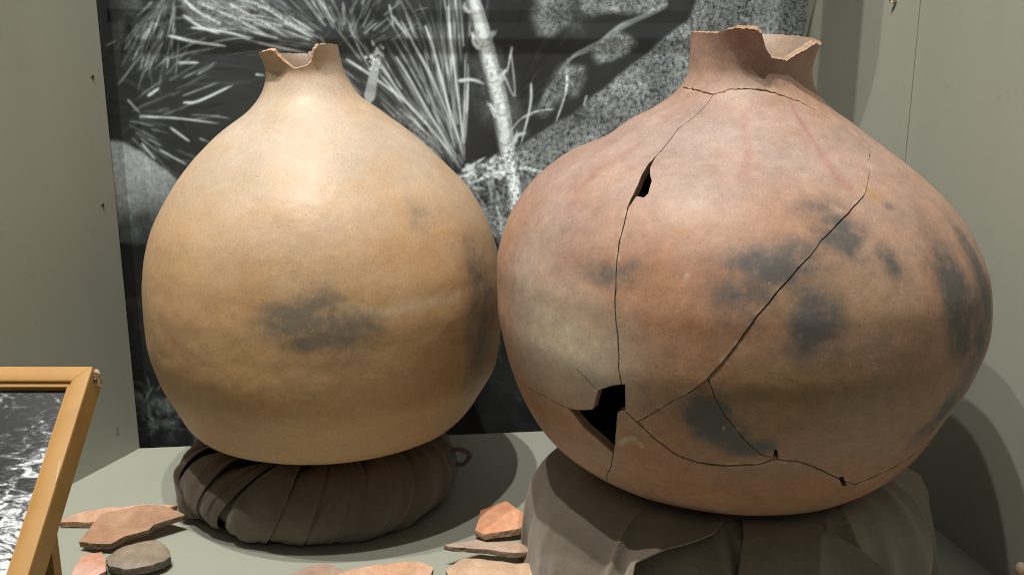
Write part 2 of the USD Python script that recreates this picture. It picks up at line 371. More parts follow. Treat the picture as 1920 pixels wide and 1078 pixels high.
def region(px, tone, grain=0.0, soft=0.006, wob=0.010, tex=0.5, tscale=30, seed=1, slope=(0.0, 0.0)):
    """A patch of the print: a rock or a shadow; slope tilts its tone across and up."""
    ab = mural_ab(px)
    P = Polygon(ab).buffer(0)
    x0, y0, x1, y1 = P.buffer(0.05).bounds
    i0, i1 = np.searchsorted(ga, [x0, x1]); j0, j1 = np.searchsorted(gb, [y0, y1])
    sl = (slice(i0, i1), slice(j0, j1))
    if i1 <= i0 or j1 <= j0: return
    pts = shapely.points(GA[sl].ravel(), GB[sl].ravel())
    shapely.prepare(P)
    d = shapely.distance(P.boundary, pts); inn = shapely.contains(P, pts)
    sd = np.where(inn, d, -d).reshape(GA[sl].shape)
    co = np.stack([GA[sl], GB[sl], 0 * GA[sl]], -1)
    w = meshkit.fbm(co * 28 + seed, 4, seed) - 0.5
    k = smoothstep(sd + w * 2 * wob, -soft, soft)
    t = meshkit.fbm(co * tscale + seed, 5, seed + 5) - 0.5
    big = meshkit.fbm(co * 7 + seed, 3, seed + 9) - 0.5
    lit = slope[0] * (GA[sl] - ab[:, 0].mean()) * 6 + slope[1] * (GB[sl] - ab[:, 1].mean()) * 6
    TONE[sl] = TONE[sl] * (1 - k) + k * tone * (1 + tex * 2.6 * t + 1.1 * big + lit).clip(0.12, 2.6)
    GRAIN[sl] = GRAIN[sl] * (1 - k) + k * grain
def stroke(ab, w0, w1, tone, alpha=1.0, glint=0.0, seed=0):
    """A blade or twig of the print: a line from w0 to w1 metres wide, its light broken into glints."""
    ab = np.asarray(ab, float)
    lo, hi = ab.min(0) - 0.006 - max(w0, w1), ab.max(0) + 0.006 + max(w0, w1)
    i0, i1 = np.searchsorted(ga, [lo[0], hi[0]]); j0, j1 = np.searchsorted(gb, [lo[1], hi[1]])
    if i1 - i0 < 1 or j1 - j0 < 1: return
    X, Y = GA[i0:i1, j0:j1], GB[i0:i1, j0:j1]
    best, wid, along = np.full(X.shape, 9.0), np.full(X.shape, w0), np.zeros(X.shape)
    seg = np.linalg.norm(np.diff(ab, axis=0), axis=1); L = max(seg.sum(), 1e-9); cum = np.r_[0, np.cumsum(seg)] / L
    for a, b, ca, cb in zip(ab[:-1], ab[1:], cum[:-1], cum[1:]):
        d = b - a
        t = np.clip(((X - a[0]) * d[0] + (Y - a[1]) * d[1]) / max(d @ d, 1e-12), 0, 1)
        e = np.hypot(X - a[0] - t * d[0], Y - a[1] - t * d[1])
        m = e < best
        q = ca + (cb - ca) * t
        best = np.where(m, e, best); along = np.where(m, q, along)
    taper = np.minimum(1, np.minimum(along + 0.12, 1.06 - along) / 0.22)
    wid = (w0 + (w1 - w0) * along) * taper
    k = np.clip((wid / 2 - best) / (HM * 1.25) + 0.5, 0, 1) * np.clip(wid / (HM * 0.8), 0.25, 1) * alpha
    if glint:
        g = meshkit.noise(np.stack([along * L * 60 + seed * 7.3, 0 * along + seed, 0 * along], -1), seed)
        k = k * (1 - glint + glint * smoothstep(g, 0.3, 0.75))
    TONE[i0:i1, j0:j1] = TONE[i0:i1, j0:j1] * (1 - k) + k * tone
PX = 0.00100                                                          # metres of the mural to one pixel of the photograph
def blade(px, wpx, tone, alpha=1.0, taper=0.5, glint=0.0, seed=0):
    stroke(catmull(mural_ab(px), 5), wpx * PX, wpx * PX * taper, tone, alpha, glint, seed)
def fan(center, a0, a1, n, r0, r1, wpx, tone, bend=0.15, seed=0, alpha=0.9, reach=(0.10, 0.45)):
    """A head of sword leaves round a centre, some lit and some dark. Angles in degrees, 0 to the right and 90 up."""
    r = np.random.default_rng(seed)
    for k in range(n):
        an = math.radians(r.uniform(a0, a1)); b = r.normal(0, bend)
        s = r0 + (r1 - r0) * r.uniform(0, 0.8) ** 1.1
        e = s + (r1 - r0) * r.uniform(*reach)
        o = r.normal(0, 7, 2)
        pts = []
        for q in np.linspace(s, e, 5):
            aa = an + b * (q / r1) ** 2
            pts.append((center[0] + o[0] + q * math.cos(aa), center[1] + o[1] - q * math.sin(aa)))
        lit = r.uniform() ** 1.7
        blade(pts, wpx * r.uniform(0.5, 1.25), tone * (0.12 + 1.15 * lit), alpha * r.uniform(0.55, 1), r.uniform(0.3, 0.9), 0.55, seed * 100 + k)
# far soft foliage, barely out of the dark
fan((560, 140), 0, 360, 150, 20, 420, 6, 0.050, 0.3, 61, 0.55)
fan((900, 260), 40, 150, 90, 20, 380, 6, 0.055, 0.2, 62, 0.55)
fan((330, 200), 60, 300, 80, 10, 240, 6, 0.045, 0.3, 63, 0.5)
# boulders
region([(330, -10), (470, -10), (600, 40), (540, 50), (430, 60), (350, 40)], 0.12, 0.45, 0.012, 0.016, 0.9, 60, 2, (0, .5))
region([(222, -10), (330, -10), (310, 60), (262, 110), (225, 90)], 0.040, 0.3, 0.016, 0.02, 0.9, 70, 3)
region([(150, 255), (225, 268), (262, 283), (330, 335), (380, 400), (420, 520), (240, 455), (228, 460), (150, 420)], 0.17, 0.25, 0.004, 0.004, 0.45, 22, 4, (-0.6, 1.0))
region([(150, 405), (240, 400), (290, 380), (330, 420), (290, 470), (150, 500)], 0.05, 0.25, 0.024, 0.016, 0.7, 40, 5)
region([(150, 450), (275, 458), (300, 560), (150, 560)], 0.012, 0.0, 0.005, 0.008, 0.4, 25, 6)
region([(862, 330), (930, 292), (985, 268), (1060, 220), (1130, 170), (1190, 120), (1235, 80), (1290, 40), (1310, -10), (1560, -10), (1560, 700), (1000, 560), (920, 420), (890, 380)], 0.165, 0.85, 0.004, 0.006, 0.40, 16, 7)
region([(1003, -10), (1075, -10), (1072, 40), (1040, 70), (1012, 60), (1000, 30)], 0.112, 0.6, 0.010, 0.012, 0.6, 40, 8, (-.4, .3))
region([(1075, -10), (1130, -10), (1090, 60), (1060, 70)], 0.05, 0.4, 0.016, 0.014, 0.6, 40, 18)
region([(1085, -10), (1250, -10), (1245, 18), (1200, 30), (1150, 22), (1110, 32), (1090, 20)], 0.154, 0.7, 0.005, 0.010, 0.6, 40, 9, (0, .6))
region([(1005, 205), (1030, 160), (1060, 122), (1092, 128), (1088, 165), (1055, 195), (1022, 222)], 0.10, 0.8, 0.010, 0.014, 0.9, 60, 10)
region([(1110, 90), (1160, 60), (1190, 80), (1150, 110), (1120, 112)], 0.13, 0.7, 0.008, 0.012, 0.9, 60, 20)
region([(855, 332), (900, 308), (950, 306), (985, 330), (960, 372), (905, 398), (878, 372)], 0.182, 0.7, 0.006, 0.012, 1.0, 50, 11)
region([(872, 110), (925, 100), (965, 180), (978, 250), (900, 235)], 0.055, 0.3, 0.016, 0.018, 0.7, 40, 12)
region([(745, 205), (800, 215), (830, 300), (800, 300), (740, 240)], 0.07, 0.4, 0.014, 0.018, 0.9, 60, 22)
# shadows of the jars painted dark into the print, round a paler patch
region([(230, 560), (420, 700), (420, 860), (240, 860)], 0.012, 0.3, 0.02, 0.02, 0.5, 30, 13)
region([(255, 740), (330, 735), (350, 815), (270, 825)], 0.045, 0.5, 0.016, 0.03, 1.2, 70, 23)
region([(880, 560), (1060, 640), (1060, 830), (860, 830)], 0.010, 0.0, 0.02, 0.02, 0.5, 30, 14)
# pale root along the dark gap
for q in range(3):
    blade([(1250, 6 + 3 * q), (1222, 20 + 3 * q), (1196, 34 + 2 * q), (1160, 50 + 3 * q), (1128, 78 + q), (1100, 92 + 2 * q), (1078, 104), (1062, 120)], 6, (0.22, 0.34, 0.16)[q], 0.85, 1.2, 0.5, q)
blade([(1066, 112), (1052, 140), (1030, 168), (1018, 190), (1008, 208)], 10, 0.18, 0.7, 0.8, 0.5, 5)
# sword leaf heads
fan((655, 100), 112, 176, 170, 60, 350, 3.0, 0.50, 0.22, 21, 0.95)
fan((655, 100), 84, 112, 40, 30, 140, 2.8, 0.36, 0.15, 31)
fan((655, 100), 20, 84, 40, 40, 160, 2.6, 0.34, 0.15, 22)
fan((866, 322), 96, 146, 130, 20, 340, 3.2, 0.46, 0.10, 23, 0.95)
fan((866, 322), 84, 102, 34, 40, 330, 3.4, 0.52, 0.05, 33, 0.95, (0.25, 0.7))
fan((866, 322), 104, 128, 60, 10, 200, 2.6, 0.36, 0.1, 24)
fan((335, -40), 225, 268, 90, 30, 200, 2.8, 0.34, 0.12, 25)
fan((215, 222), -50, 40, 44, 30, 200, 2.8, 0.30, 0.14, 26)
fan((940, 470), 60, 120, 50, 10, 120, 3.0, 0.40, 0.1, 27)
fan((300, 800), 0, 180, 60, 5, 90, 3.0, 0.14, 0.6, 28)
fan((985, 760), 60, 150, 14, 10, 110, 2.5, 0.10, 0.3, 29)
for n_, (pts, w, t) in enumerate([([(345, 0), (370, 22), (415, 46)], 4.5, .7), ([(345, 30), (375, 50), (412, 64)], 4.5, .7), ([(318, 68), (360, 78), (424, 87)], 4.5, .72), ([(360, 52), (420, 60), (470, 72)], 3.5, .55),
                  ([(372, 6), (430, 30), (500, 66)], 3.5, .55), ([(430, 8), (490, 40), (540, 72)], 3, .5), ([(345, 193), (372, 190), (437, 160)], 4, .55), ([(278, 180), (298, 166)], 4.5, .6), ([(335, 118), (373, 118)], 4, .5), ([(262, 219), (330, 222), (412, 232)], 3, .5),
                  ([(240, 188), (262, 212)], 3, .4), ([(320, 240), (356, 266)], 3.5, .5), ([(266, 270), (292, 300)], 3.5, .42), ([(300, 282), (352, 310)], 3, .45), ([(480, 140), (496, 142)], 3, .45),
                  ([(650, 112), (700, 145), (770, 200), (835, 275), (866, 318)], 4, .55), ([(743, 108), (775, 160), (806, 215), (850, 285)], 3.5, .5), ([(712, 118), (760, 190), (806, 240)], 3, .45),
                  ([(798, 50), (815, 100), (838, 190), (872, 300)], 4, .6), ([(840, 15), (846, 80), (856, 160), (872, 290)], 4, .6), ([(780, 90), (812, 150), (845, 230)], 3.5, .5), ([(735, 30), (765, 70)], 4.5, .5), ([(752, 40), (790, 110), (822, 180)], 3, .45),
                  ([(996, 158), (994, 200), (977, 270)], 4, .6), ([(1062, 130), (1062, 170), (1042, 230)], 3.5, .5), ([(860, 152), (885, 150), (908, 158)], 6, .5), ([(940, 130), (965, 180), (957, 85)], 2.5, .4),
                  ([(980, 220), (1010, 208), (1040, 205)], 3, .42), ([(960, 90), (950, 140)], 3.5, .5), ([(730, 10), (738, 50)], 3, .45), ([(1100, 180), (1094, 200)], 3, .5), ([(945, 262), (975, 225), (1000, 215)], 2.5, .4)]):
    blade(pts, w, t, 0.95, 0.6, 0.25, n_)
# cut end of a leaning stem
stroke(mural_ab([(707, 110), (690, 196)]), 0.012, 0.020, 0.30, 0.9, 0.3, 3)
for k in range(40):
    q = (705 + rng.normal(0, 9), 112 + rng.normal(0, 14))
    blade([q, (q[0] + rng.normal(0, 3), q[1] + rng.normal(0, 5))], rng.uniform(3, 6), rng.choice([0.1, 0.3, 0.55, 0.6]), 0.9)
for k in range(40):
    x, y = 928 + rng.normal(0, 24), 335 + rng.normal(0, 24)
    blade([(x, y), (x + rng.normal(0, 16), y + rng.normal(0, 12)), (x + rng.normal(0, 24), y + rng.normal(0, 16))], rng.uniform(4, 11), rng.choice([0.03, 0.08, 0.25, 0.5, 0.6]), 0.75, 0.4)
# flower stalk, rough with scars and dry scales
edge = [(880, -20), (890, 10), (903, 60), (920, 130), (938, 200), (949, 270), (962, 340), (968, 400)]
for k in range(7):
    off = (k - 3) / 3
    blade([(x + off * 12 + rng.normal(0, 1.2), y) for x, y in edge], 7, (0.12, 0.34, 0.52, 0.60, 0.62, 0.52, 0.30)[k], 0.92, 0.9, 0.35 if k in (0, 1, 6) else 0.12, k)
for k in range(46):
    y = rng.uniform(0, 340); x = np.interp(y, [p[1] for p in edge], [p[0] for p in edge]) + rng.normal(0, 8)
    blade([(x, y), (x + rng.normal(0, 5), y + rng.uniform(3, 14))], rng.uniform(2, 6), rng.choice([0.08, 0.14, 0.3, 0.66]), 0.6, 0.4)
for k, y in enumerate([22, 70, 84, 150, 212, 268, 322]):
    x = np.interp(y, [p[1] for p in edge], [p[0] for p in edge])
    blade([(x - 13, y + rng.normal(0, 2)), (x - 2, y + 5), (x + 13, y + rng.normal(0, 3))], 3, 0.10, 0.75, 0.8, 0.4, k)
    sgn = 1 if k % 2 else -1
    for h in range(4):
        blade([(x + sgn * rng.uniform(8, 13), y + rng.uniform(-4, 10)), (x + sgn * rng.uniform(16, 22), y - rng.uniform(0, 14)), (x + sgn * rng.uniform(18, 28), y - rng.uniform(8, 26))], rng.uniform(4, 9), rng.choice([0.16, 0.4, 0.6]), 0.85, 0.3)
from scipy.ndimage import gaussian_filter
TONE = gaussian_filter(TONE, 0.55)
V = np.stack([MP[0] + GA * MA[0], MP[1] + GA * MA[1], GB], -1).reshape(-1, 3)
i, j = np.meshgrid(np.arange(na - 1), np.arange(nb_ - 1), indexing='ij')
q = np.stack([i * nb_ + j, (i + 1) * nb_ + j, (i + 1) * nb_ + j + 1, i * nb_ + j + 1], -1).reshape(-1, 4)
MAT['print'] = M('photo_print', {
    'g': ('geometry', {}), 't': ('attribute', {'attribute': 'tone'}), 'gr': ('attribute', {'attribute': 'grain'}),
    'n': ('noise_texture', {'scale': 150, 'detail': 4, 'roughness': 0.65}), 'r': ('map_range', {'from_min': 0.36, 'from_max': 0.64, 'to_min': -0.72, 'to_max': 0.95}),
    'm': ('math', {'math_type': 'multiply'}), 'a': ('math', {'math_type': 'add', 'value2': 1.0}), 'mx': ('math', {'math_type': 'maximum', 'value2': 0.12}),
    'c': ('math', {'math_type': 'multiply'}), 'col': ('color', {'value': (1.75, 2.0, 2.15)}), 'x': ('vector_math', {'math_type': 'scale'}),
    'p': ('principled_bsdf', {'roughness': 0.42, 'specular_ior_level': 0.4})},
    [('g.position', 'n.vector'), ('n.fac', 'r.value'), ('r.result', 'm.value1'), ('gr.fac', 'm.value2'), ('m.value', 'a.value1'), ('a.value', 'mx.value1'), ('mx.value', 'c.value1'), ('t.fac', 'c.value2'),
     ('col.color', 'x.vector1'), ('c.value', 'x.scale'), ('x.vector', 'p.base_color')])
mural = thing('photo_mural', 'large black and white photo mural of spiky leaves, a stalk and boulders', 'mural', tuple(MP))
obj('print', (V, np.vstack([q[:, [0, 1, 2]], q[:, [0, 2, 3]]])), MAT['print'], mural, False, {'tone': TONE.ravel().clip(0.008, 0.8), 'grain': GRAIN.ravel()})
ba, bb = MP[:2] + bdir * A0, MP[:2] + bdir * A1
obj('backing_board', board(ba + bnor * 0.0006, bb + bnor * 0.0006, 0.012, B0, B1), MAT['dark'], mural)

# an unseen slim rail added above the mural to throw the dark band on it
r0, r1 = BL + bnor * 0.012, BR + bnor * 0.012
rl = board(r0 + bdir * 0.01, r1 - bdir * 0.01, 0.005, 0.851, 0.862)
tag(obj('shadow_rail', rl, MAT['wall']), 'slim bar added out of view to throw a dark band on the mural', 'rail')

pa, pb = on_plane(1496, 60, (*RF, 0), rnor), on_plane(1606, 60, (*RF, 0), rnor)
LA = np.array(KEY)
ca, cb = LA + (pa - LA) * 0.74, LA + (pb - LA) * 0.74
cc = (ca + cb) / 2
rad_ = np.linalg.norm((cb - ca) - np.dot(cb - ca, (cc - LA) / np.linalg.norm(cc - LA)) * (cc - LA) / np.linalg.norm(cc - LA)) / 2
prof_l = np.array([[rad_ * 0.98, 0], [rad_, 0.004], [rad_, 0.40], [rad_ * 0.8, 0.425], [0.012, 0.435], [0.012, 0.45], [0.0, 0.45]])
hl = thing('shadow_can', 'dark can added out of view to cast an upright shadow on the side wall', 'shadow_caster', (cc[0], cc[1], cc[2] - 0.24))  # unseen, added only for the shadow strip it throws on the wall
m = trimesh.creation.revolve(prof_l, sections=40); m.apply_translation(cc - [0, 0, 0.24])
obj('blocker_can', m, MAT['dark'], hl, 40)
m = trimesh.creation.cylinder(0.003, 0.9, sections=8); m.apply_translation(cc + [0, 0, 0.21 + 0.45])
obj('cord', m, MAT['dark'], hl, 40)

# ------------------------------------------------------------------ jars
class Jar:
    """A hand built jar: per height the radius and the place of its axis; unrolled to u = angle * R0 and s = length along the wall."""
    R0 = 0.3
    def __init__(self, kz, rl, rr, cx, cy, base, seed, lump, flare):
        kz, rl, rr = map(np.asarray, (kz, rl, rr))
        zz = np.linspace(kz[0], kz[-1], 600)
        a, b = PchipInterpolator(kz, rl)(zz), PchipInterpolator(kz, rr)(zz)
        rad, off = (a + b) / 2, (b - a) / 2
        t = np.linspace(0, 1, 60, endpoint=False)
        rad = np.r_[0.002 + (rad[0] - 0.002) * t, rad]; off = np.r_[np.full(60, off[0]), off]
        z = np.r_[base + (kz[0] - base) * t ** 3, zz]
        s = np.r_[0, np.cumsum(np.hypot(np.diff(rad), np.diff(z)))]
        self.s, self.z, self.r, self.o, self.S = s, z, rad, off, s[-1]
        self.cx, self.cy, self.seed, self.lump = cx, cy, seed, lump
        self.yf = np.interp(z, *zip(*flare))
    def raw(self, u, s):
        th = u / self.R0
        z, r, o, yf = (np.interp(s, self.s, q) for q in (self.z, self.r, self.o, self.yf))
        return np.stack([self.cx + o + r * np.cos(th), self.cy + r * yf * np.sin(th), z], -1), r
    def point(self, u, s, depth=0.0):
        e = 1e-4
        P, r = self.raw(u, s)
        du = self.raw(u + e, s)[0] - self.raw(u - e, s)[0]
        s2 = np.clip(s, e, self.S - e)
        ds = self.raw(u, s2 + e)[0] - self.raw(u, s2 - e)[0]
        n = np.cross(du, ds); n /= np.linalg.norm(n, axis=-1, keepdims=True) + 1e-15
        b = (meshkit.fbm(P * 9, 3, self.seed) - 0.5) * 2 * self.lump + (meshkit.fbm(P * np.array([30, 30, 42]), 3, self.seed + 3) - 0.5) * self.lump * 0.45
        return P + n * (b - depth)[..., None]
    def locate(self, px):
        """(u, s) on the near wall for pixels of the photograph."""
        px = np.atleast_2d(np.asarray(px, float))
        if not hasattr(self, 'tree'):
            U, S = np.meshgrid(np.linspace(-PI * self.R0, 0, 400), np.linspace(0.02, self.S, 400), indexing='ij')
            P = self.raw(U, S)[0]
            e = 1e-4
            n = np.cross(self.raw(U + e, S)[0] - P, self.raw(U, np.minimum(S + e, self.S))[0] - self.raw(U, S - e)[0])
            face = ((P - EYE) * n).sum(-1) < 0
            self.tree, self.at = cKDTree(project(P[face])), np.stack([U[face], S[face]], -1)
        _, k = self.tree.query(px)
        us = self.at[k].copy()
        for _ in range(4):
            f = project(self.raw(us[:, 0], us[:, 1])[0]); e = 2e-4
            ju = (project(self.raw(us[:, 0] + e, us[:, 1])[0]) - f) / e
            js = (project(self.raw(us[:, 0], us[:, 1] + e)[0]) - f) / e
            d = px - f
            det = ju[:, 0] * js[:, 1] - ju[:, 1] * js[:, 0]
            ok = np.abs(det) > 2e5
            a = np.where(ok, (d[:, 0] * js[:, 1] - d[:, 1] * js[:, 0]) / np.where(ok, det, 1), 0)
            b = np.where(ok, (ju[:, 0] * d[:, 1] - ju[:, 1] * d[:, 0]) / np.where(ok, det, 1), 0)
            us += np.clip(np.stack([a, b], -1), -0.02, 0.02)
            us[:, 1] = us[:, 1].clip(0, self.S)
        return us
    def metric(self, u, s, c, scale):
        """Offsets in photograph pixels, along the wall, of (u, s) from the point c."""
        r = np.interp(c[1], self.s, self.r)
        return (u - c[0]) / self.R0 * r * scale, (s - c[1]) * scale
    def blobs(self, u, s, items, scale):
        out = np.zeros(len(u))
        for x, y, rx, ry, a, *rot in items:
            c = self.locate([(x, y)])[0]
            dx, dy = self.metric(u, s, c, scale)
            if rot:
                k = math.radians(rot[0]); dx, dy = dx * math.cos(k) + dy * math.sin(k), -dx * math.sin(k) + dy * math.cos(k)
            out = np.maximum(out, a * np.exp(-0.5 * ((dx / rx) ** 2 + (dy / ry) ** 2) ** 1.1 / 1.5))
        return out
    def lines(self, u, s, items, scale):
        out = np.zeros(len(u))
        for pts, w, a in items:
            l = LineString(self.locate(pts))
            d = shapely.distance(l, shapely.points(u, s)) * scale
            out = np.maximum(out, a * np.exp(-0.5 * (d / w) ** 2))
        return out
def mixc(col, b, k):
    return col * (1 - k[:, None]) + np.asarray(b) * k[:, None]
def noise_at(P, scale, seed, oct=4):
    return meshkit.fbm(np.asarray(P) * scale, oct, seed)

def build_piece(jar, poly, name, mat, parent, colour, thick, label=None, h=0.0045):
    uv, F = triangulate(poly, h)
    top = jar.point(uv[:, 0], uv[:, 1]); bot = jar.point(uv[:, 0], uv[:, 1], thick)
    V, faces, src, which = shell(uv, F, top, bot)
    slip, soot_shade = colour(uv[src, 0], uv[src, 1], V, which)
    p = obj(name, (V, faces), mat, parent, True, {'slip': slip, 'soot_shade': soot_shade})
    if label: p.SetCustomDataByKey('label', label)
    return p

UB, UF = -1.5 * PI * 0.3, 0.5 * PI * 0.3                                # the unrolled wall, from the back round the front to the back
def rim_line(jar, front_px, back_px, seed):
    """The broken mouth: the front edge as seen, the back edge joined on behind."""
    f = jar.locate(front_px)
    f = f[np.argsort(f[:, 0], kind='stable')] if False else f
    return f

# --- the buff jar
LZ = [.111, .1145, .1195, .141, .18, .23, .28, .33, .38, .43, .48, .53, .57, .60, .62, .635, .65, .665, .68, .70]
LL = [.060, .112, .148, .2052, .2276, .2488, .2581, .259, .2537, .2403, .214, .178, .1366, .0948, .0775, .0705, .0672, .0690, .0743, .080]
LR = [.060, .112, .148, .2072, .2381, .2617, .2678, .2705, .2644, .2497, .2228, .1767, .1319, .0923, .0647, .0530, .0445, .0395, .0368, .0345]
jl = Jar(LZ, LL, LR, -0.2842, 1.46, 0.110, 11, 0.0020, [(.60, 1.0), (.655, 1.0), (.672, 1.09), (.688, 1.22), (.70, 1.30)])
SC_L = FOC / 1.45
SC_R = FOC / 1.18
lsoot = [(555, 605, 48, 26, .85), (645, 620, 52, 30, .72), (600, 572, 34, 26, .7), (575, 640, 40, 16, .7), (660, 640, 30, 20, .55), (610, 682, 60, 14, .35), (560, 448, 70, 26, .28), (540, 560, 90, 34, .3),
         (790, 412, 22, 30, .35), (905, 560, 40, 90, .62), (900, 650, 36, 70, .66), (880, 700, 24, 40, .4), (700, 240, 26, 14, .2), (430, 800, 26, 14, .3), (520, 430, 60, 16, .22), (625, 560, 16, 14, .6)]
def colour_left(u, s, P, which):
    n = len(u)
    base = np.tile([0.53, 0.380, 0.262], (n, 1))
    k1 = smoothstep(noise_at(P, 7, 31), 0.38, 0.66)
    base = mixc(base, (0.51, 0.32, 0.165), k1 * 0.4)
    base = mixc(base, (0.60, 0.46, 0.35), smoothstep(noise_at(P, 5, 37), 0.5, 0.75) * 0.4)
    base = mixc(base, (0.54, 0.452, 0.375), jl.blobs(u, s, [(560, 270, 270, 120, .95)], SC_L))  # pale slip on the shoulder, whitened further to stand in for the highlight
    base = mixc(base, (0.53, 0.32, 0.14), jl.blobs(u, s, [(600, 730, 420, 170, .8), (340, 600, 120, 140, .5)], SC_L))
    base = mixc(base, (0.62, 0.47, 0.30), jl.lines(u, s, [([(640, 575), (720, 588), (780, 572), (860, 552)], 7, .7)], SC_L))
    soot_shade = jl.blobs(u, s, lsoot, SC_L)
    base[which == 1] = (0.30, 0.22, 0.17); soot_shade[which == 1] *= 0
    base[which >= 2] = (0.50, 0.36, 0.25); soot_shade[which >= 2] *= 0.3
    return base, soot_shade
rim_px = [(487, 100), (494, 97), (508, 94), (514, 96), (519, 103), (532, 115), (545, 125), (553, 129.5), (566, 126), (577, 122), (583, 117), (586, 108), (590, 93), (597, 84), (612, 82.5), (637, 84)]
rl_ = jl.locate(rim_px)
s_of = lambda jar, z: float(np.interp(z, jar.z, jar.s))
back = [(UF - 0.001, s_of(jl, .679))] + [(rl_[-1][0] + (UF - rl_[-1][0]) * t, s_of(jl, .692 - .012 * t)) for t in (0.6, 0.3)]
front = [tuple(p) for p in rl_[::-1]]
back2 = [(rl_[0][0] + (UB - rl_[0][0]) * t, s_of(jl, .680 - .004 * t)) for t in (0.3, 0.6, 1.0)]
mouth = ragged(back + front + back2, 0.0022, 0.0007, 5, False)
NECK_L = s_of(jl, .597)
wav = [(u, NECK_L + 0.004 * math.sin(u * 9)) for u in np.linspace(UB + .0005, UF - .0005, 60)]
jar_left = thing('buff_jar', 'buff coloured round clay jar with dark smoke stain, intact except for its notched rim', 'jar', (-0.2842, 1.46, 0.11))
body_l = Polygon([(UB + .0005, 0.0), (UF - .0005, 0.0)] + wav[::-1]).buffer(0)
neck_l = Polygon(wav + [(min(max(a, UB + .0005), UF - .0005), b) for a, b in mouth]).buffer(0)
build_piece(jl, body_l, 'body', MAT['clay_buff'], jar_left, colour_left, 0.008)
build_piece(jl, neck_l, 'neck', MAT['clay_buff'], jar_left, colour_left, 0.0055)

# --- the cracked red jar
RZ = [.138, .147, .166, .191, .23, .28, .33, .38, .43, .48, .52, .56, .585, .605, .62, .635, .65, .665, .685, .720]
RL = [.0745, .0950, .140, .1942, .2382, .2660, .2826, .2908, .2915, .2795, .2567, .2119, .1584, .1311, .1039, .0815, .0690, .0640, .0630, .0645]
RR = [.0745, .0950, .140, .1940, .2311, .2580, .2835, .2952, .2893, .2674, .2359, .1889, .1540, .1260, .1038, .0889, .0800, .0778, .0815, .0975]
jr = Jar(RZ, RL, RR, 0.2737, 1.20, 0.1365, 23, 0.0016, [(.62, 1.0), (.665, 1.0), (.69, 1.07), (.72, 1.18)])
crack_neck = [(1280, 165), (1300, 168), (1318, 173), (1338, 177), (1352, 174), (1366, 169), (1390, 168), (1420, 168), (1440, 172), (1466, 180), (1500, 192), (1530, 208), (1565, 228), (1600, 250), (1624, 263)]
crack_left = [(1338, 177), (1325, 196), (1300, 222), (1270, 245), (1248, 275), (1228, 297), (1216, 315), (1198, 350), (1180, 386), (1172, 420), (1163, 450), (1157, 500), (1153, 560), (1156, 600), (1159, 640), (1159, 690), (1166, 722)]
crack_diag = [(1628, 340), (1622, 362), (1600, 390), (1580, 410), (1540, 452), (1500, 500), (1460, 545), (1420, 590), (1395, 625), (1370, 660), (1325, 711), (1290, 738), (1245, 762), (1195, 791)]
crack_branch = [(1327, 711), (1340, 745), (1360, 780), (1395, 825), (1425, 852), (1452, 860)]
crack_low = [(1173, 772), (1195, 791), (1225, 822), (1265, 852), (1310, 868), (1360, 873), (1420, 871), (1452, 861), (1500, 866), (1540, 880), (1575, 898), (1602, 908)]
crack_band = [(1060, 763), (1021, 742), (984, 721), (962, 698)]
crack_tail = [(1151, 848), (1147, 872), (1141, 902)]
crack_right = [(1624, 263), (1628, 300), (1628, 340)]
crack_spur = [(1082, 692), (1098, 708), (1118, 728)]
hole_small = [(1230, 296), (1220, 316), (1222.5, 340), (1216, 364), (1207, 372), (1194, 369), (1185, 382), (1175, 395), (1188, 366), (1197, 347), (1208, 323), (1216, 309)]
hole_big = [(1172, 720), (1157, 721), (1143, 724), (1121, 730), (1117, 748), (1112, 767), (1100, 768), (1078, 767), (1059.6, 762), (1070, 769), (1098, 802.6), (1131, 831), (1151, 849), (1154, 830), (1156, 802.6), (1158, 772), (1173, 770)]
chip_a = [(1449, 858), (1453, 842), (1459, 846), (1460, 861)]
chip_b = [(1572, 896), (1582, 891), (1584, 902), (1588, 908), (1578, 910)]
E_ = 0.0005
def crackline(px, seed, before=(), after=(), amp=0.0011):
    p = list(before) + [tuple(q) for q in jr.locate(px)] + list(after)
    return LineString(ragged(p, 0.004, amp, seed, False))
nk = jr.locate(crack_neck)
lb = jr.locate(crack_band)[-1]; lo = jr.locate(crack_low)[-1]; rt = nk[-1]
cut = [(crackline(crack_neck, 1, [(UB, nk[0][1] + .01), (nk[0][0] - .08, nk[0][1] + .006)], [(rt[0] + .10, rt[1] + .03), (UF, nk[0][1] + .01)]), 0.0011),
       (crackline(crack_left, 2), 0.0007), (crackline(crack_diag, 3), 0.00045), (crackline(crack_right, 4), 0.0007),
       (crackline(crack_branch, 5), 0.0005), (crackline(crack_low, 6, (), [(lo[0] + .15, lo[1] + .03), (UF, lo[1] + .05)]), 0.00045),
       (crackline(crack_band, 7, (), [(lb[0] - .12, lb[1] - .02), (UB, lo[1] + .05)]), 0.0005), (crackline(crack_tail, 8, (), [(float(jr.locate(crack_tail)[-1][0]), 0.0)]), 0.00035),
       (crackline(crack_spur, 9), 0.0004),
       (LineString([(UF - .02, 0.15), (UF - .05, 0.30), (UF - .02, 0.75)]), 0.0006)]
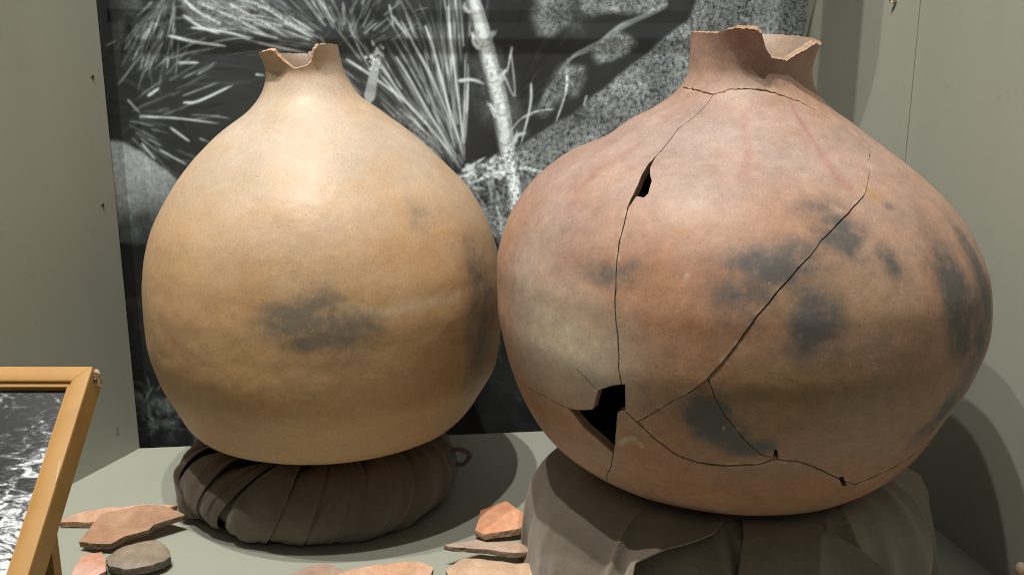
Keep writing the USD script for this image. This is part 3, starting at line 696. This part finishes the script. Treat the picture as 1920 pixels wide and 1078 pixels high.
# narrow where the jar is narrow: the unrolled wall is stretched there
def uneven(l, w, seed):
    P = np.array(l.coords)
    T = np.gradient(P, axis=0); T /= np.linalg.norm(T, axis=1, keepdims=True) + 1e-12
    N = np.stack([-T[:, 1], T[:, 0]], -1)
    q = np.stack([P[:, 0] * 55, P[:, 1] * 55, 0 * P[:, 0] + seed], -1)
    k = w * (0.45 + 2.6 * np.maximum(meshkit.fbm(q, 3, seed) - 0.35, 0)) + 0.00022
    k2 = w * (0.45 + 2.6 * np.maximum(meshkit.fbm(q + 40, 3, seed) - 0.35, 0)) + 0.00022
    return unary_union([Polygon(np.vstack([P[i:i + 2] + N[i:i + 2] * k[i:i + 2, None], (P[i:i + 2] - N[i:i + 2] * k2[i:i + 2, None])[::-1]])).buffer(0.00008) for i in range(len(P) - 1)])
gaps = [uneven(l, w * 0.74, n_) for n_, (l, w) in enumerate(cut)]
gaps += [Polygon(ragged(jr.locate(h), 0.003, 0.0006, 40 + k)).buffer(0) for k, h in enumerate((hole_small, hole_big, chip_a, chip_b))]
rim_r = [(1297, 59.5), (1320, 61), (1345, 63), (1362, 56.5), (1378, 53.5), (1400, 54), (1420, 56), (1427, 63), (1430, 72), (1434, 86), (1440, 99), (1448, 109), (1460, 111), (1476, 114), (1482, 108), (1494, 101), (1510, 93), (1521, 85), (1530, 81)]
rr_ = jr.locate(rim_r)
zb = [.703, .702, .700, .699]
mouth_r = [(UF, s_of(jr, zb[0]))] + [(rr_[-1][0] + (UF - rr_[-1][0]) * t, s_of(jr, z)) for t, z in ((0.65, .701), (0.35, .698), (0.1, .693))]
mouth_r += [tuple(p) for p in rr_[::-1]]
mouth_r += [(rr_[0][0] + (UB - rr_[0][0]) * t, s_of(jr, z)) for t, z in ((0.25, .706), (0.6, .704), (1.0, .703))]
mouth_r = ragged(mouth_r, 0.0022, 0.0012, 15, False)
wall = Polygon([(UB + E_, 0.0), (UF - E_, 0.0)] + [(min(max(a, UB + E_), UF - E_), b) for a, b in mouth_r]).buffer(0)
pieces = wall.difference(unary_union(gaps))
pieces = sorted([p for p in getattr(pieces, 'geoms', [pieces]) if p.area > 2e-5], key=lambda p: -p.area)

rsoot = [(1140, 515, 42, 18, .62), (1190, 500, 24, 14, .45), (1578, 440, 34, 34, .8), (1540, 395, 44, 22, .5), (1610, 440, 22, 26, .5), (1445, 500, 52, 26, .78), (1490, 475, 40, 22, .6), (1395, 560, 44, 34, .6), (1380, 590, 30, 24, .45),
         (1655, 470, 16, 14, .6), (1672, 492, 12, 24, .62), (1530, 600, 34, 40, .8), (1510, 640, 26, 30, .6), (1560, 590, 18, 26, .5), (1800, 560, 34, 70, .92), (1845, 530, 26, 80, .8), (1840, 620, 30, 60, .7), (1780, 510, 20, 26, .5),
         (1775, 770, 28, 46, .75), (1730, 810, 20, 26, .6), (1815, 710, 30, 50, .7), (1330, 780, 28, 30, .9), (1352, 815, 34, 22, .95), (1400, 840, 34, 14, .95), (1310, 785, 14, 24, .7), (1668, 385, 10, 7, .6), (1432, 830, 20, 12, .5), (1390, 725, 40, 18, .25), (1780, 350, 40, 20, .3)]
def colour_right(u, s, P, which):
    n = len(u)
    base = np.tile([0.385, 0.22, 0.148], (n, 1))
    base = mixc(base, (0.39, 0.27, 0.215), smoothstep(noise_at(P, 6, 51), 0.45, 0.7) * 0.7)
    base = mixc(base, (0.385, 0.290, 0.268), jr.blobs(u, s, [(1330, 270, 250, 110, .9), (1100, 350, 130, 90, .85), (1360, 120, 140, 50, .4), (990, 470, 50, 90, .6)], SC_R))
    base = mixc(base, (0.375, 0.175, 0.085), jr.blobs(u, s, [(1240, 600, 110, 120, .75), (1230, 720, 90, 60, .8), (1280, 440, 90, 40, .55), (1060, 790, 110, 40, .9), (1250, 830, 120, 60, .7), (1420, 920, 300, 40, .8), (1480, 420, 60, 40, .5)], SC_R))
    base = mixc(base, (0.34, 0.215, 0.095), jr.blobs(u, s, [(1500, 740, 110, 50, .7), (1600, 560, 70, 60, .4), (1640, 780, 80, 40, .4), (1480, 560, 40, 30, .4)], SC_R))
    base = mixc(base, (0.62, 0.53, 0.43), jr.blobs(u, s, [(1065, 650, 80, 60, .95), (1110, 690, 36, 40, .8), (1000, 600, 40, 80, .5), (1030, 570, 60, 40, .4)], SC_R))
    base = mixc(base, (0.35, 0.175, 0.16), jr.lines(u, s, [([(1482, 196), (1505, 235), (1535, 285), (1565, 325), (1592, 352)], 8, .65), ([(1396, 225), (1402, 280), (1396, 335)], 12, .42), ([(1195, 275), (1140, 310), (1090, 352), (1070, 390)], 12, .42)], SC_R))
    base = mixc(base, (0.60, 0.52, 0.43), jr.lines(u, s, [([(1163, 832), (1174, 823), (1186, 821), (1204, 836)], 2.6, .8), ([(1560, 385), (1578, 398)], 1.6, .6), ([(1566, 380), (1570, 396)], 1.5, .5), ([(1772, 535), (1774, 552)], 3, .8), ([(1288, 512), (1292, 532)], 1.6, .6)], SC_R))
    near = np.min([shapely.distance(l, shapely.points(u, s)) for l, _ in cut[:8]], 0)
    base = mixc(base, (0.52, 0.42, 0.33), np.exp(-(near / 0.0022) ** 2) * smoothstep(noise_at(P, 120, 91), 0.50, 0.66) * 0.8)
    base = mixc(base, (0.27, 0.17, 0.11), np.exp(-(near / 0.003) ** 2) * smoothstep(noise_at(P, 60, 93), 0.5, 0.7) * 0.5)
    base = mixc(base, (0.38, 0.235, 0.12), jr.blobs(u, s, [(1637, 362, 9, 13, .9)], SC_R))
    soot_shade = jr.blobs(u, s, rsoot, SC_R)
    base[which == 1] = (0.04, 0.032, 0.027); soot_shade[which == 1] = 0.4  # inner wall painted near black to stand for the darkness inside
    base[which == 2] = (0.46, 0.31, 0.21); base[which == 3] = (0.30, 0.19, 0.125); soot_shade[which >= 2] *= 0.2
    return base, soot_shade
jar_right = thing('cracked_jar', 'large reddish brown clay jar pieced together from cracked fragments with holes', 'jar', (0.2737, 1.20, 0.134))
rj = np.random.default_rng(3)
for p in pieces:
    c = p.representative_point()
    is_neck = p.bounds[3] > s_of(jr, .66)
    depth = 0.0 if is_neck else float(rj.uniform(-0.0008, 0.0009))
    jr_point = jr.point
    uv, F = triangulate(p, 0.0045)
    top = jr.point(uv[:, 0], uv[:, 1], depth); bot = jr.point(uv[:, 0], uv[:, 1], 0.0085 if not is_neck else 0.0075)
    V, faces, src, which = shell(uv, F, top, bot)
    slip, soot_shade = colour_right(uv[src, 0], uv[src, 1], V, which)
    if is_neck: slip[which == 1] = (0.36, 0.27, 0.21); soot_shade[which == 1] = 0
    obj('neck' if is_neck else 'wall_fragment', (V, faces), MAT['clay_red'], jar_right, True, {'slip': slip, 'soot_shade': soot_shade})

# ------------------------------------------------------------------ wrapped cloth ring under the buff jar
RC, RA, RB = np.array([-0.300, 1.448]), 0.152, 0.132                     # centre line of the ring
ring = thing('wrapped_cloth_ring', 'dark brown cloth wound into a ring under the buff jar', 'cloth ring', (RC[0], RC[1], 0))
core_fn = lambda U, W: np.stack([RC[0] + (RA + 0.044 * np.cos(W * 2 * PI)) * np.cos(U * 2 * PI), RC[1] + (RB + 0.044 * np.cos(W * 2 * PI)) * np.sin(U * 2 * PI), 0.050 + 0.044 * np.sin(W * 2 * PI)], -1)
P, F = sheet(core_fn, 120, 24, True)
obj('roll', (P, F), MAT['cloth_a'], ring, True)
rb = np.random.default_rng(29)
N_ST = 19
for k in rb.permutation(N_ST):
    a0 = -PI / 2 + (k + rb.uniform(-0.25, 0.25)) * 2 * PI / N_ST
    half = rb.uniform(0.16, 0.30); slant = rb.uniform(-0.02, 0.16) + (0.12 if k in (16, 17, 18) else 0); layer = 0.003 + 0.0075 * rb.uniform(); ph = rb.uniform(0, 9); gather = rb.uniform(0.15, 0.5); nf = rb.integers(2, 5); lip = rb.uniform(0.002, 0.006); crs = rb.uniform(0, 1) ** 2
    def strip_fn(U, W):
        sec = -2.3 + 4.9 * W
        x = (U - 0.5) * 2
        wid = half * (1 - gather * np.exp(-((sec - 2.2) / 1.0) ** 2) - 0.5 * gather * np.exp(-((sec + 2.0) / 0.8) ** 2))
        a = a0 + x * wid + slant * (sec - 0.3) + 0.03 * np.sin(sec * 1.3 + ph)
        co = np.stack([x * 1.3 + ph, sec * 0.7, 0 * x], -1)
        fold = np.sin(x * nf * 1.9 + ph + 0.7 * sec) * 0.0022 * smoothstep(meshkit.noise(co * 1.5, k), 0.3, 0.7)
        r = 0.0475 + layer + 0.0045 * (1 - x ** 2) + fold + 0.010 * (meshkit.fbm(co * 0.9, 3, 50 + k) - 0.5) - 0.004 * smoothstep(-x, 0.6, 1.0) + lip * smoothstep(x, 0.55, 1.0) - 0.006 * np.exp(-((x - 0.35 + 0.2 * np.sin(sec + ph)) / 0.05) ** 2) * crs + 0.004 * (meshkit.fbm(np.stack([np.cos(a) * 3, np.sin(a) * 3, sec], -1), 2, 9) - 0.5)
        z = 0.050 + np.sin(sec) * r
        return np.stack([RC[0] + (RA + np.cos(sec) * r) * np.cos(a), RC[1] + (RB + np.cos(sec) * r) * np.sin(a), np.maximum(z, 0.0015 + layer * 0.2)], -1)
    obj('cloth_strip', patch(strip_fn, 44, 90, 0.0016), MAT['cloth_a'], ring, True)
def ribbon(name, px, zs, wid, parent, mat, thick=0.0022, twist=0.0, roll=0.0):
    pts = catmull([on_level(x, y, z) for (x, y), z in zip(px, zs)], 10)
    T = np.gradient(pts, axis=0); T /= np.linalg.norm(T, axis=1, keepdims=True)
    A = np.cross(T, [0, 0, 1.0]); A /= np.linalg.norm(A, axis=1, keepdims=True) + 1e-9
    Bn = np.cross(A, T)
    t = np.linspace(0, 1, len(pts))[:, None]; an = roll + twist * t
    X = A * np.cos(an) + Bn * np.sin(an); Y = -A * np.sin(an) + Bn * np.cos(an)
    c = np.linspace(0, 2 * PI, 16, endpoint=False)
    w = np.broadcast_to(np.asarray(wid), (len(pts),)) if np.ndim(wid) == 0 else np.interp(t[:, 0], np.linspace(0, 1, len(wid)), wid)
    V = pts[:, None] + w[:, None, None] * np.cos(c)[None, :, None] * X[:, None] + thick * np.sin(c)[None, :, None] * Y[:, None]
    n = len(pts); i, j = np.meshgrid(np.arange(n - 1), np.arange(16), indexing='ij')
    q = np.stack([i * 16 + j, i * 16 + (j + 1) % 16, (i + 1) * 16 + (j + 1) % 16, (i + 1) * 16 + j], -1).reshape(-1, 4)
    V = V.reshape(-1, 3); m = len(V); V = np.vstack([V, pts[0], pts[-1]]); k = np.arange(16)
    F = np.vstack([q[:, [0, 1, 2]], q[:, [0, 2, 3]], np.stack([np.full(16, m), (k + 1) % 16, k], 1), np.stack([np.full(16, m + 1), (n - 1) * 16 + k, (n - 1) * 16 + (k + 1) % 16], 1)])
    V[:, 2] = np.maximum(V[:, 2], 0.001)
    mesh = trimesh.Trimesh(V, F, process=False)
    return obj(name, (V, F), MAT[mat], parent, True)
ribbon('strap_loop', [(835, 850), (856, 842), (874, 846), (880, 856), (868, 870), (850, 868)], [.075, .082, .08, .072, .06, .055], 0.0055, ring, 'cloth_a', 0.003)
ribbon('cloth_tail', [(500, 985), (530, 992), (560, 996), (600, 992), (650, 984), (690, 972)], [.006, .007, .008, .008, .008, .010], [.004, .010, .013, .012, .010, .006], ring, 'cloth_a', 0.004)
ribbon('loose_thread', [(532, 990), (533, 1000), (530, 1010)], [.012, .009, .003], [.006, .004, .002], ring, 'cloth_a', 0.003)
ribbon('twisted_strip', [(392, 848), (362, 868), (340, 892), (334, 915), (340, 940), (356, 958), (376, 966)], [.085, .075, .062, .05, .036, .022, .014], [.004, .012, .015, .014, .012, .010, .005], ring, 'cloth_a', 0.004, 1.2, 0.8)
ribbon('twisted_strip', [(345, 966), (352, 958), (366, 956), (384, 962), (405, 970)], [.010, .016, .020, .016, .010], [.006, .010, .010, .010, .006], ring, 'cloth_a', 0.004, 0.6, 0.3)

# ------------------------------------------------------------------ cloth covered stand under the cracked jar
SCN = np.array([0.283, 1.205])
prof = PchipInterpolator(np.linspace(0, 1, 9), np.array([[.10, .140], [.150, .163], [.180, .172], [.208, .160], [.234, .130], [.248, .088], [.255, .052], [.258, .022], [.266, .0015]]))
def layer_fn(left, right, off, seed, crease, lift=(0.0, 0.0), v0=0.16, lean=0.0):
    """Cloth hung over the padded stand between two slanting edges (angles at the crest and near the foot)."""
    def fn(U, W):
        Vv = v0 + (1 - v0) * W
        t = np.minimum((Vv - 0.28) / 0.10, 1.8)
        t = np.where(t < 0, t * 0.35, t)
        e0, e1 = left[0] + (left[1] - left[0]) * t, right[0] + (right[1] - right[0]) * t
        wob = 0.025 * (meshkit.noise(np.stack([Vv * 7, 0 * Vv + seed, 0 * Vv], -1), seed) - 0.5)
        a = e0 + (e1 - e0) * U + wob
        rz = prof(Vv); r, z = rz[..., 0], rz[..., 1]
        k = smoothstep(Vv, 0.14, 0.34)
        co = np.stack([np.cos(a) * 2.4 + seed, np.sin(a) * 2.4, Vv * 1.1], -1)
        facets = 0.030 * (meshkit.fbm(co * 0.9, 2, seed) - 0.5)
        ridg = 1 - np.abs(2 * meshkit.fbm(np.stack([a * 2.1 + 1.3 * Vv * np.sin(seed), Vv * 0.9, 0 * a + seed], -1), 3, seed + 3) - 1)
        ridg = crease * (ridg ** 7 - 0.25)
        small = 0.0035 * (meshkit.fbm(co * np.array([4, 4, 2.5]), 3, seed + 5) - 0.5)
        roll = lift[0] * np.exp(-(U * (right[0] - left[0]) / 0.07) ** 2) + lift[1] * np.exp(-((1 - U) * (right[0] - left[0]) / 0.07) ** 2)
        d = off * smoothstep(Vv, 0.15, 0.29) + k * (facets + ridg + roll) + small * smoothstep(Vv, .12, .3)
        z = z + 0.016 * (meshkit.fbm(co * 1.1, 2, seed + 8) - 0.5) * (1 - smoothstep(Vv, .45, .6)) * smoothstep(Vv, .2, .35)
        return np.stack([SCN[0] + (r + d) * np.cos(a), SCN[1] + (r + d) * np.sin(a), np.maximum(z, 0.0015 + off * 0.1)], -1)
    return fn
def angle_at(px, r=0.255, z=0.09):
    y = 1.0
    for _ in range(12):
        zc = (np.array([0, y, z]) - EYE) @ FW
        c = np.clip(((px - 960) / FOC * zc - SCN[0]) / r, -1, 1); y = SCN[1] - r * math.sqrt(1 - c * c)
    return -math.acos(c)
pair = lambda t, b: (angle_at(t, .190, .168), angle_at(b, .218, .146))
stand = thing('cloth_covered_stand', 'stand draped in folded taupe cloth under the cracked jar', 'stand', (SCN[0], SCN[1], 0))
full = lambda a: (a, a)
obj('draped_cloth', patch(layer_fn(full(-PI * 1.25), full(PI * 0.73), -0.020, 81, 0.018), 500, 110, 0.002), MAT['cloth_b'], stand, True)
obj('cloth_fold', patch(layer_fn(pair(1480, 1560), pair(1692, 1708), -0.004, 83, 0.021, (0, 0.008)), 150, 110, 0.002), MAT['cloth_b'], stand, True)
obj('cloth_fold', patch(layer_fn(pair(1393, 1386), pair(1528, 1584), 0.012, 84, 0.009, (0.008, 0.012)), 150, 110, 0.002), MAT['cloth_b'], stand, True)
obj('cloth_fold', patch(layer_fn(full(-PI * 1.2), pair(1345, 1274), 0.010, 82, 0.013, (0, 0.026)), 400, 150, 0.002), MAT['cloth_b'], stand, True)
obj('cloth_fold', patch(layer_fn(pair(1722, 1730), full(PI * 0.4), 0.0, 86, 0.010, (0.004, 0)), 200, 110, 0.002), MAT['cloth_b'], stand, True)
cyl = trimesh.creation.cylinder(0.205, 0.12, sections=64); cyl.apply_translation((SCN[0], SCN[1], 0.0605))
obj('support_drum', cyl, MAT['dark'], stand, 30)

# ------------------------------------------------------------------ sherds on the floor
def sherd(name, label, px, zs, thick, bulge, col, soot_shade=0.0, seed=0, col2=None, group='broken sherds laid out on the case floor', edge=None, rag=0.0012, base_mat='clay_sherd', ridge=None):
    pts = np.array([on_level(x, y, z) for (x, y), z in zip(px, zs)])
    c = pts.mean(0)
    A = np.c_[pts[:, :2] - c[:2], np.ones(len(pts))]
    pl, *_ = np.linalg.lstsq(A, pts[:, 2], rcond=None)
    out = ragged(pts[:, :2], 0.0035, rag, seed)
    poly = Polygon(out).buffer(0)
    if poly.geom_type != 'Polygon': poly = max(poly.geoms, key=lambda g: g.area)
    uv, F = triangulate(poly, 0.004)
    R = np.abs(out - c[:2]).max()
    d = uv - c[:2]
    d2 = (d ** 2).sum(1) / R ** 2
    P0 = np.c_[uv, 0 * d2]
    z = d @ pl[:2] + pl[2] + bulge * (1 - d2) + (noise_at(P0, 45, seed + 1) - 0.5) * 0.0034 + (noise_at(P0, 160, seed + 2) - 0.5) * 0.0008
    if ridge is not None:
        z = z + ridge[2] * np.exp(-((d @ np.array(ridge[:2])) / 0.012) ** 2)
    edge_d = shapely.distance(poly.boundary, shapely.points(uv))
    z = z - 0.0011 * np.exp(-(edge_d / 0.0022) ** 2)
    th = thick * (1 + 0.25 * (noise_at(P0, 30, seed + 4) - 0.5))
    zb = z - th
    lift = 0.0008 - zb.min()
    z, zb = z + max(lift, 0) , zb + max(lift, 0)
    inn = (c[:2] + d * 0.985)
    V, faces, src, which = shell(uv, F, np.c_[uv, z], np.c_[inn, zb], 0.22)
    n = len(V)
    base = np.tile(col, (n, 1)).astype(float)
    if col2 is not None: base = mixc(base, col2, smoothstep(noise_at(V, 28, seed + 6), 0.4, 0.65))
    ec = np.array(edge if edge is not None else np.array(col) * 0.8)
    base[which >= 2] = ec
    base[which == 3] = ec * 0.72
    so = np.clip(soot_shade + (noise_at(V, 30, seed + 8) - 0.5) * 1.2 * soot_shade, 0, 1) if soot_shade else np.zeros(n)
    t = thing(name, label, 'sherd', (c[0], c[1], 0), group)
    pr = obj('fragment', (V, faces), MAT[base_mat], t, True, {'slip': base, 'soot_shade': so})
    return pr
sherd('pottery_sherd', 'long pale orange sherd lying farthest back beside the picture frame', [(111, 983), (140, 967), (185, 953), (245, 944), (305, 942), (335, 952), (280, 968), (215, 976), (168, 979)], [.006, .014, .022, .026, .024, .014, .010, .010, .010], .008, .004, (.56, .33, .22), 0, 101, (.62, .42, .30))
sherd('pottery_sherd', 'large flat brown sherd with angular corners beside the wound cloth', [(148, 1014), (191, 961), (238, 954), (277, 945), (307, 948), (347, 962), (318, 974), (289, 986), (279, 996), (236, 1007), (206, 1020), (185, 1020), (165, 1018)], [.016, .028, .030, .032, .031, .028, .025, .022, .020, .018, .016, .015, .015], .0085, .004, (.40, .24, .165), 0.05, 102, (.44, .28, .19), edge=(.22, .15, .10))
sherd('pottery_sherd', 'rounded grey sherd in front of the large flat brown one', [(199, 1044), (215, 1032), (234, 1024), (262, 1017), (292, 1012), (309, 1022), (318, 1033), (320, 1042), (307, 1052), (281, 1061), (255, 1066), (234, 1067), (204, 1061)], [.018] * 13, .010, .006, (.34, .285, .235), 0.33, 103, (.40, .34, .28), edge=(.20, .17, .13))
sherd('pottery_sherd', 'small pink sherd between the picture frame and the grey sherd', [(154, 1039), (192, 1033), (197, 1050), (199, 1071), (180, 1080), (150, 1110), (112, 1098), (133, 1078)], [.016] * 8, .007, .002, (.62, .34, .27), 0, 104, (.64, .40, .33), edge=(.40, .25, .18))
sherd('pottery_sherd', 'bright orange sherd with a pointed top touching the draped cloth', [(900.6, 957), (949, 940.5), (974, 956), (993, 962), (1012, 962), (1012, 986), (996, 989), (946, 997), (908, 999), (890, 993), (899, 971)], [.026, .030, .029, .028, .027, .019, .018, .016, .015, .015, .020], .0095, .003, (.72, .345, .20), 0, 105, (.74, .39, .25), edge=(.50, .33, .22), ridge=(0.35, 0.94, 0.002))
sherd('pottery_sherd', 'curved greyish sherd with an upturned tip below the orange sherd', [(832, 1011), (864, 1008), (893, 1005), (917, 1010), (948, 1009), (989, 1010), (1000, 1020), (1003, 1030), (967, 1034), (914, 1031), (871, 1027), (846, 1019)], [.040, .034, .030, .028, .028, .030, .030, .026, .022, .021, .026, .034], .007, -.006, (.50, .37, .30), 0.05, 106, (.56, .44, .37), edge=(.38, .27, .20))
sherd('pottery_sherd', 'wide tan sherd with broken dark ends at the front edge below the curved one', [(836, 1069), (850, 1057), (868, 1046), (922, 1050), (967, 1060), (996, 1055), (1020, 1060), (1030, 1100), (940, 1118), (850, 1100)], [.022, .024, .026, .026, .022, .024, .022, .016, .016, .016], .012, .004, (.56, .385, .27), 0, 107, (.60, .43, .31), edge=(.28, .22, .15))
sherd('pottery_sherd', 'pale orange sherd with one dark broken end at the bottom middle', [(630, 1080), (650, 1071), (708, 1062), (760, 1055), (792, 1055), (813, 1065), (806, 1085), (770, 1105), (680, 1112)], [.014, .018, .022, .026, .026, .024, .018, .014, .012], .010, .006, (.60, .37, .25), 0, 108, (.64, .44, .32), edge=(.26, .20, .13))
sherd('pottery_sherd', 'purplish brown flat sherd beside the pale orange one at the front', [(536, 1080), (573, 1065), (608, 1054), (617, 1058), (634, 1064), (655, 1070), (640, 1092), (590, 1112), (540, 1100)], [.012, .014, .016, .016, .016, .015, .012, .012, .012], .008, .002, (.40, .275, .22), 0.1, 109, (.44, .32, .26))

# ------------------------------------------------------------------ framed picture
FC = 1.15
def camp(x, y, z): return EYE + RT * ((x - 960) / FOC * z) + DN * ((y - 539) / FOC * z) + FW * z
T0 = camp(175, 685, FC); T1 = camp(53, 1078, FC * 0.8655)
ed = T1 - T0; ed[0] = 0; ed /= np.linalg.norm(ed)
ex = np.array([-1.0, 0, 0]); en = np.cross(ed, ex); en = en if en[2] > 0 else -en
FWID, FLEN = 0.46, 0.60
ip = on_plane(124, 727, T0 - en * 0.006, en) - T0
RWID = float((ip @ ex + ip @ ed) / 2)
RDEP = 0.034
prof_f = [(0, -RDEP), (0, -.0032), (.0012, -.0008), (.0034, 0), (RWID * .45, .0006), (RWID * .70, -.0002), (RWID * .77, -.0016), (RWID * .79, -.0046), (RWID * .83, -.0050), (RWID * .96, -.0058), (RWID, -.0080), (RWID, -.016), (RWID - .006, -.016), (RWID - .006, -RDEP)]
def rail(a, b, inward, name):
    a, b = np.asarray(a), np.asarray(b); d = (b - a) / np.linalg.norm(b - a)
    rings = []
    n = 14
    for t in np.linspace(0, 1, n):
        ring_ = []
        for w, h in prof_f:
            p0, p1 = a + d * (w + .0002), b - d * (w + .0002)
            ring_.append(p0 * (1 - t) + p1 * t + inward * w + en * h)
        rings.append(ring_)
    V = np.array(rings); m = len(prof_f); V = V.reshape(-1, 3)
    i, j = np.meshgrid(np.arange(n - 1), np.arange(m), indexing='ij')
    q = np.stack([i * m + j, i * m + (j + 1) % m, (i + 1) * m + (j + 1) % m, (i + 1) * m + j], -1).reshape(-1, 4)
    F = np.vstack([q[:, [0, 1, 2]], q[:, [0, 2, 3]]])
    e = mapbox_earcut.triangulate_float64(np.array(prof_f), np.array([m], np.uint32)).reshape(-1, 3)
    F = np.vstack([F, e, e[:, ::-1] + (n - 1) * m])
    mm = trimesh.Trimesh(V, F, process=False); trimesh.repair.fix_normals(mm)
    return obj(name, mm, MAT['wood'], frame, 35)
MAT['wood'] = M('pine_wood', {
    'g': ('geometry', {}), 'm': ('mapping', {'scale': (14, 14, 14), 'rotation': (0, 0, 0)}), 'n': ('noise_texture', {'scale': 1.2, 'detail': 5, 'distortion': 0.5}),
    'r': ('rgb_ramp', {'ramp': [(0.2, (0.40, 0.215, 0.068)), (0.55, (0.46, 0.258, 0.088)), (0.9, (0.49, 0.287, 0.107))]}),
    'p': ('principled_bsdf', {'roughness': 0.55, 'specular_ior_level': 0.3})},
    [('g.position', 'm.vector'), ('m.vector', 'n.vector'), ('n.fac', 'r.fac'), ('r.color', 'p.base_color')])
MAT['water_print'] = M('framed_print', {
    'g': ('geometry', {}), 'm': ('mapping', {'rotation': (0.66, 0, 0.1), 'scale': (38, 95, 95)}), 'n': ('noise_texture', {'scale': 1.0, 'detail': 7, 'roughness': 0.72, 'distortion': 1.6}),
    'm2': ('mapping', {'scale': (7, 9, 9), 'location': (0.2, 0.35, 0)}), 'n2': ('noise_texture', {'scale': 1.0, 'detail': 2}),
    'a': ('math', {'math_type': 'multiply_add', 'value2': 0.55}), 'sz': ('separate_xyz', {}), 'gz': ('map_range', {'from_min': 0.31, 'from_max': 0.12, 'to_min': -0.05, 'to_max': 0.10}), 'ag': ('math', {'math_type': 'add'}),
    'r': ('rgb_ramp', {'ramp': [(0.66, (0.014, 0.017, 0.021)), (0.74, (0.06, 0.067, 0.08)), (0.79, (0.2, 0.21, 0.24)), (0.86, (0.72, 0.76, 0.82))]}),
    'p': ('principled_bsdf', {'roughness': 0.3, 'specular_ior_level': 0.5})},
    [('g.position', 'm.vector'), ('m.vector', 'n.vector'), ('g.position', 'm2.vector'), ('m2.vector', 'n2.vector'), ('n2.fac', 'a.value1'), ('n.fac', 'a.value3'), ('g.position', 'sz.vector'), ('sz.z', 'gz.value'), ('a.value', 'ag.value1'), ('gz.result', 'ag.value2'), ('ag.value', 'r.fac'), ('r.color', 'p.base_color')])
MAT['splinter'] = M('raw_splinter', {'p': ('principled_bsdf', {'base_color': (0.62, 0.46, 0.34), 'roughness': 0.8})}, [])
frame = thing('framed_picture', 'black and white picture in a yellow pine frame propped at a slant', 'picture frame', (T0[0] - FWID / 2, T0[1], 0))
TR, TL, BRc, BLc = T0, T0 + ex * FWID, T0 + ed * FLEN, T0 + ex * FWID + ed * FLEN
rail(TL, TR, ed, 'top_rail'); rail(TR, BRc, ex, 'side_rail'); rail(BRc, BLc, -ed, 'bottom_rail'); rail(BLc, TL, -ex, 'side_rail')
a, b, c, d = [T0 + ex * x + ed * y - en * 0.0125 for x, y in ((RWID - .004, RWID - .004), (FWID - RWID + .004, RWID - .004), (FWID - RWID + .004, FLEN - RWID + .004), (RWID - .004, FLEN - RWID + .004))]
obj('picture', (np.array([a, b, c, d]), np.array([[0, 1, 2], [0, 2, 3]])), MAT['water_print'], frame)
bk = np.array([a, b, c, d]); bk = np.vstack([bk - en * 0.001, bk - en * 0.006])
obj('backing_board', trimesh.convex.convex_hull(bk), MAT['dark'], frame)
for x in (0.07, FWID - 0.07):
    for y in (0.06,):
        p = T0 + ex * x + ed * y - en * RDEP
        leg = trimesh.creation.box((0.022, 0.018, p[2] - 0.001)); leg.apply_translation((p[0], p[1] + 0.005, (p[2] - 0.001) / 2 + 0.0005))
        obj('support_leg', leg, MAT['wood'], frame)
rs = np.random.default_rng(5)
for k in range(4):
    c0 = T0 + np.array([0.002, 0, 0]) - en * (0.007 + 0.004 * k) + ed * (0.003 + .003 * k)
    pts = c0 + rs.normal(0, 1, (10, 3)) * np.array([0.0022, 0.003, 0.0032])
    obj('splinter', trimesh.convex.convex_hull(pts), MAT['splinter'], frame)
scr = np.array([on_plane(x, y, T0, en) for x, y in ((113, 858), (110, 872), (107, 890), (104, 908), (109, 892), (112, 874))])
obj('scrape', trimesh.convex.convex_hull(np.vstack([scr + en * 0.0004 - ex * 0.0, scr - en * 0.0015])), MAT['splinter'], frame)
m = trimesh.creation.icosphere(2, 0.0028); m.apply_translation(T0 + np.array([0.0015, 0, 0]) - en * 0.012 + ed * 0.012)
obj('nail_hole', m, MAT['metal'], frame, True)

# ------------------------------------------------------------------ small things
hk = on_plane(1678, 0, (*RF, 0), rnor)
m = trimesh.creation.torus(0.0045, 0.0013, 20, 10); m.apply_transform(trimesh.geometry.align_vectors([0, 0, 1], [0.6, 0.6, 0.2])); m.apply_translation(hk + rnor * 0.004)
hook = thing('small_hook', 'tiny brass hook high on the side wall near its upright joint', 'hook', tuple(hk))
obj('eye', m, MAT['brass'], hook, True)
m = trimesh.creation.cylinder(0.0016, 0.008, sections=16); m.apply_transform(trimesh.geometry.align_vectors([0, 0, 1], rnor)); m.apply_translation(hk + rnor * 0.0005 + np.array([0, 0, .0045]))
obj('shank', m, MAT['brass'], hook, 30)
pk = on_plane(1919, 1066, (*RF, 0), rnor)
m = trimesh.creation.icosphere(3, 0.008); m.apply_scale((0.8, 1, 1.2)); m.apply_translation(pk + rnor * 0.004)
peg = thing('wall_peg', 'small pale rounded peg low on the side wall at the picture edge', 'peg', tuple(pk))
obj('knob', m, MAT['splinter'], peg, True)
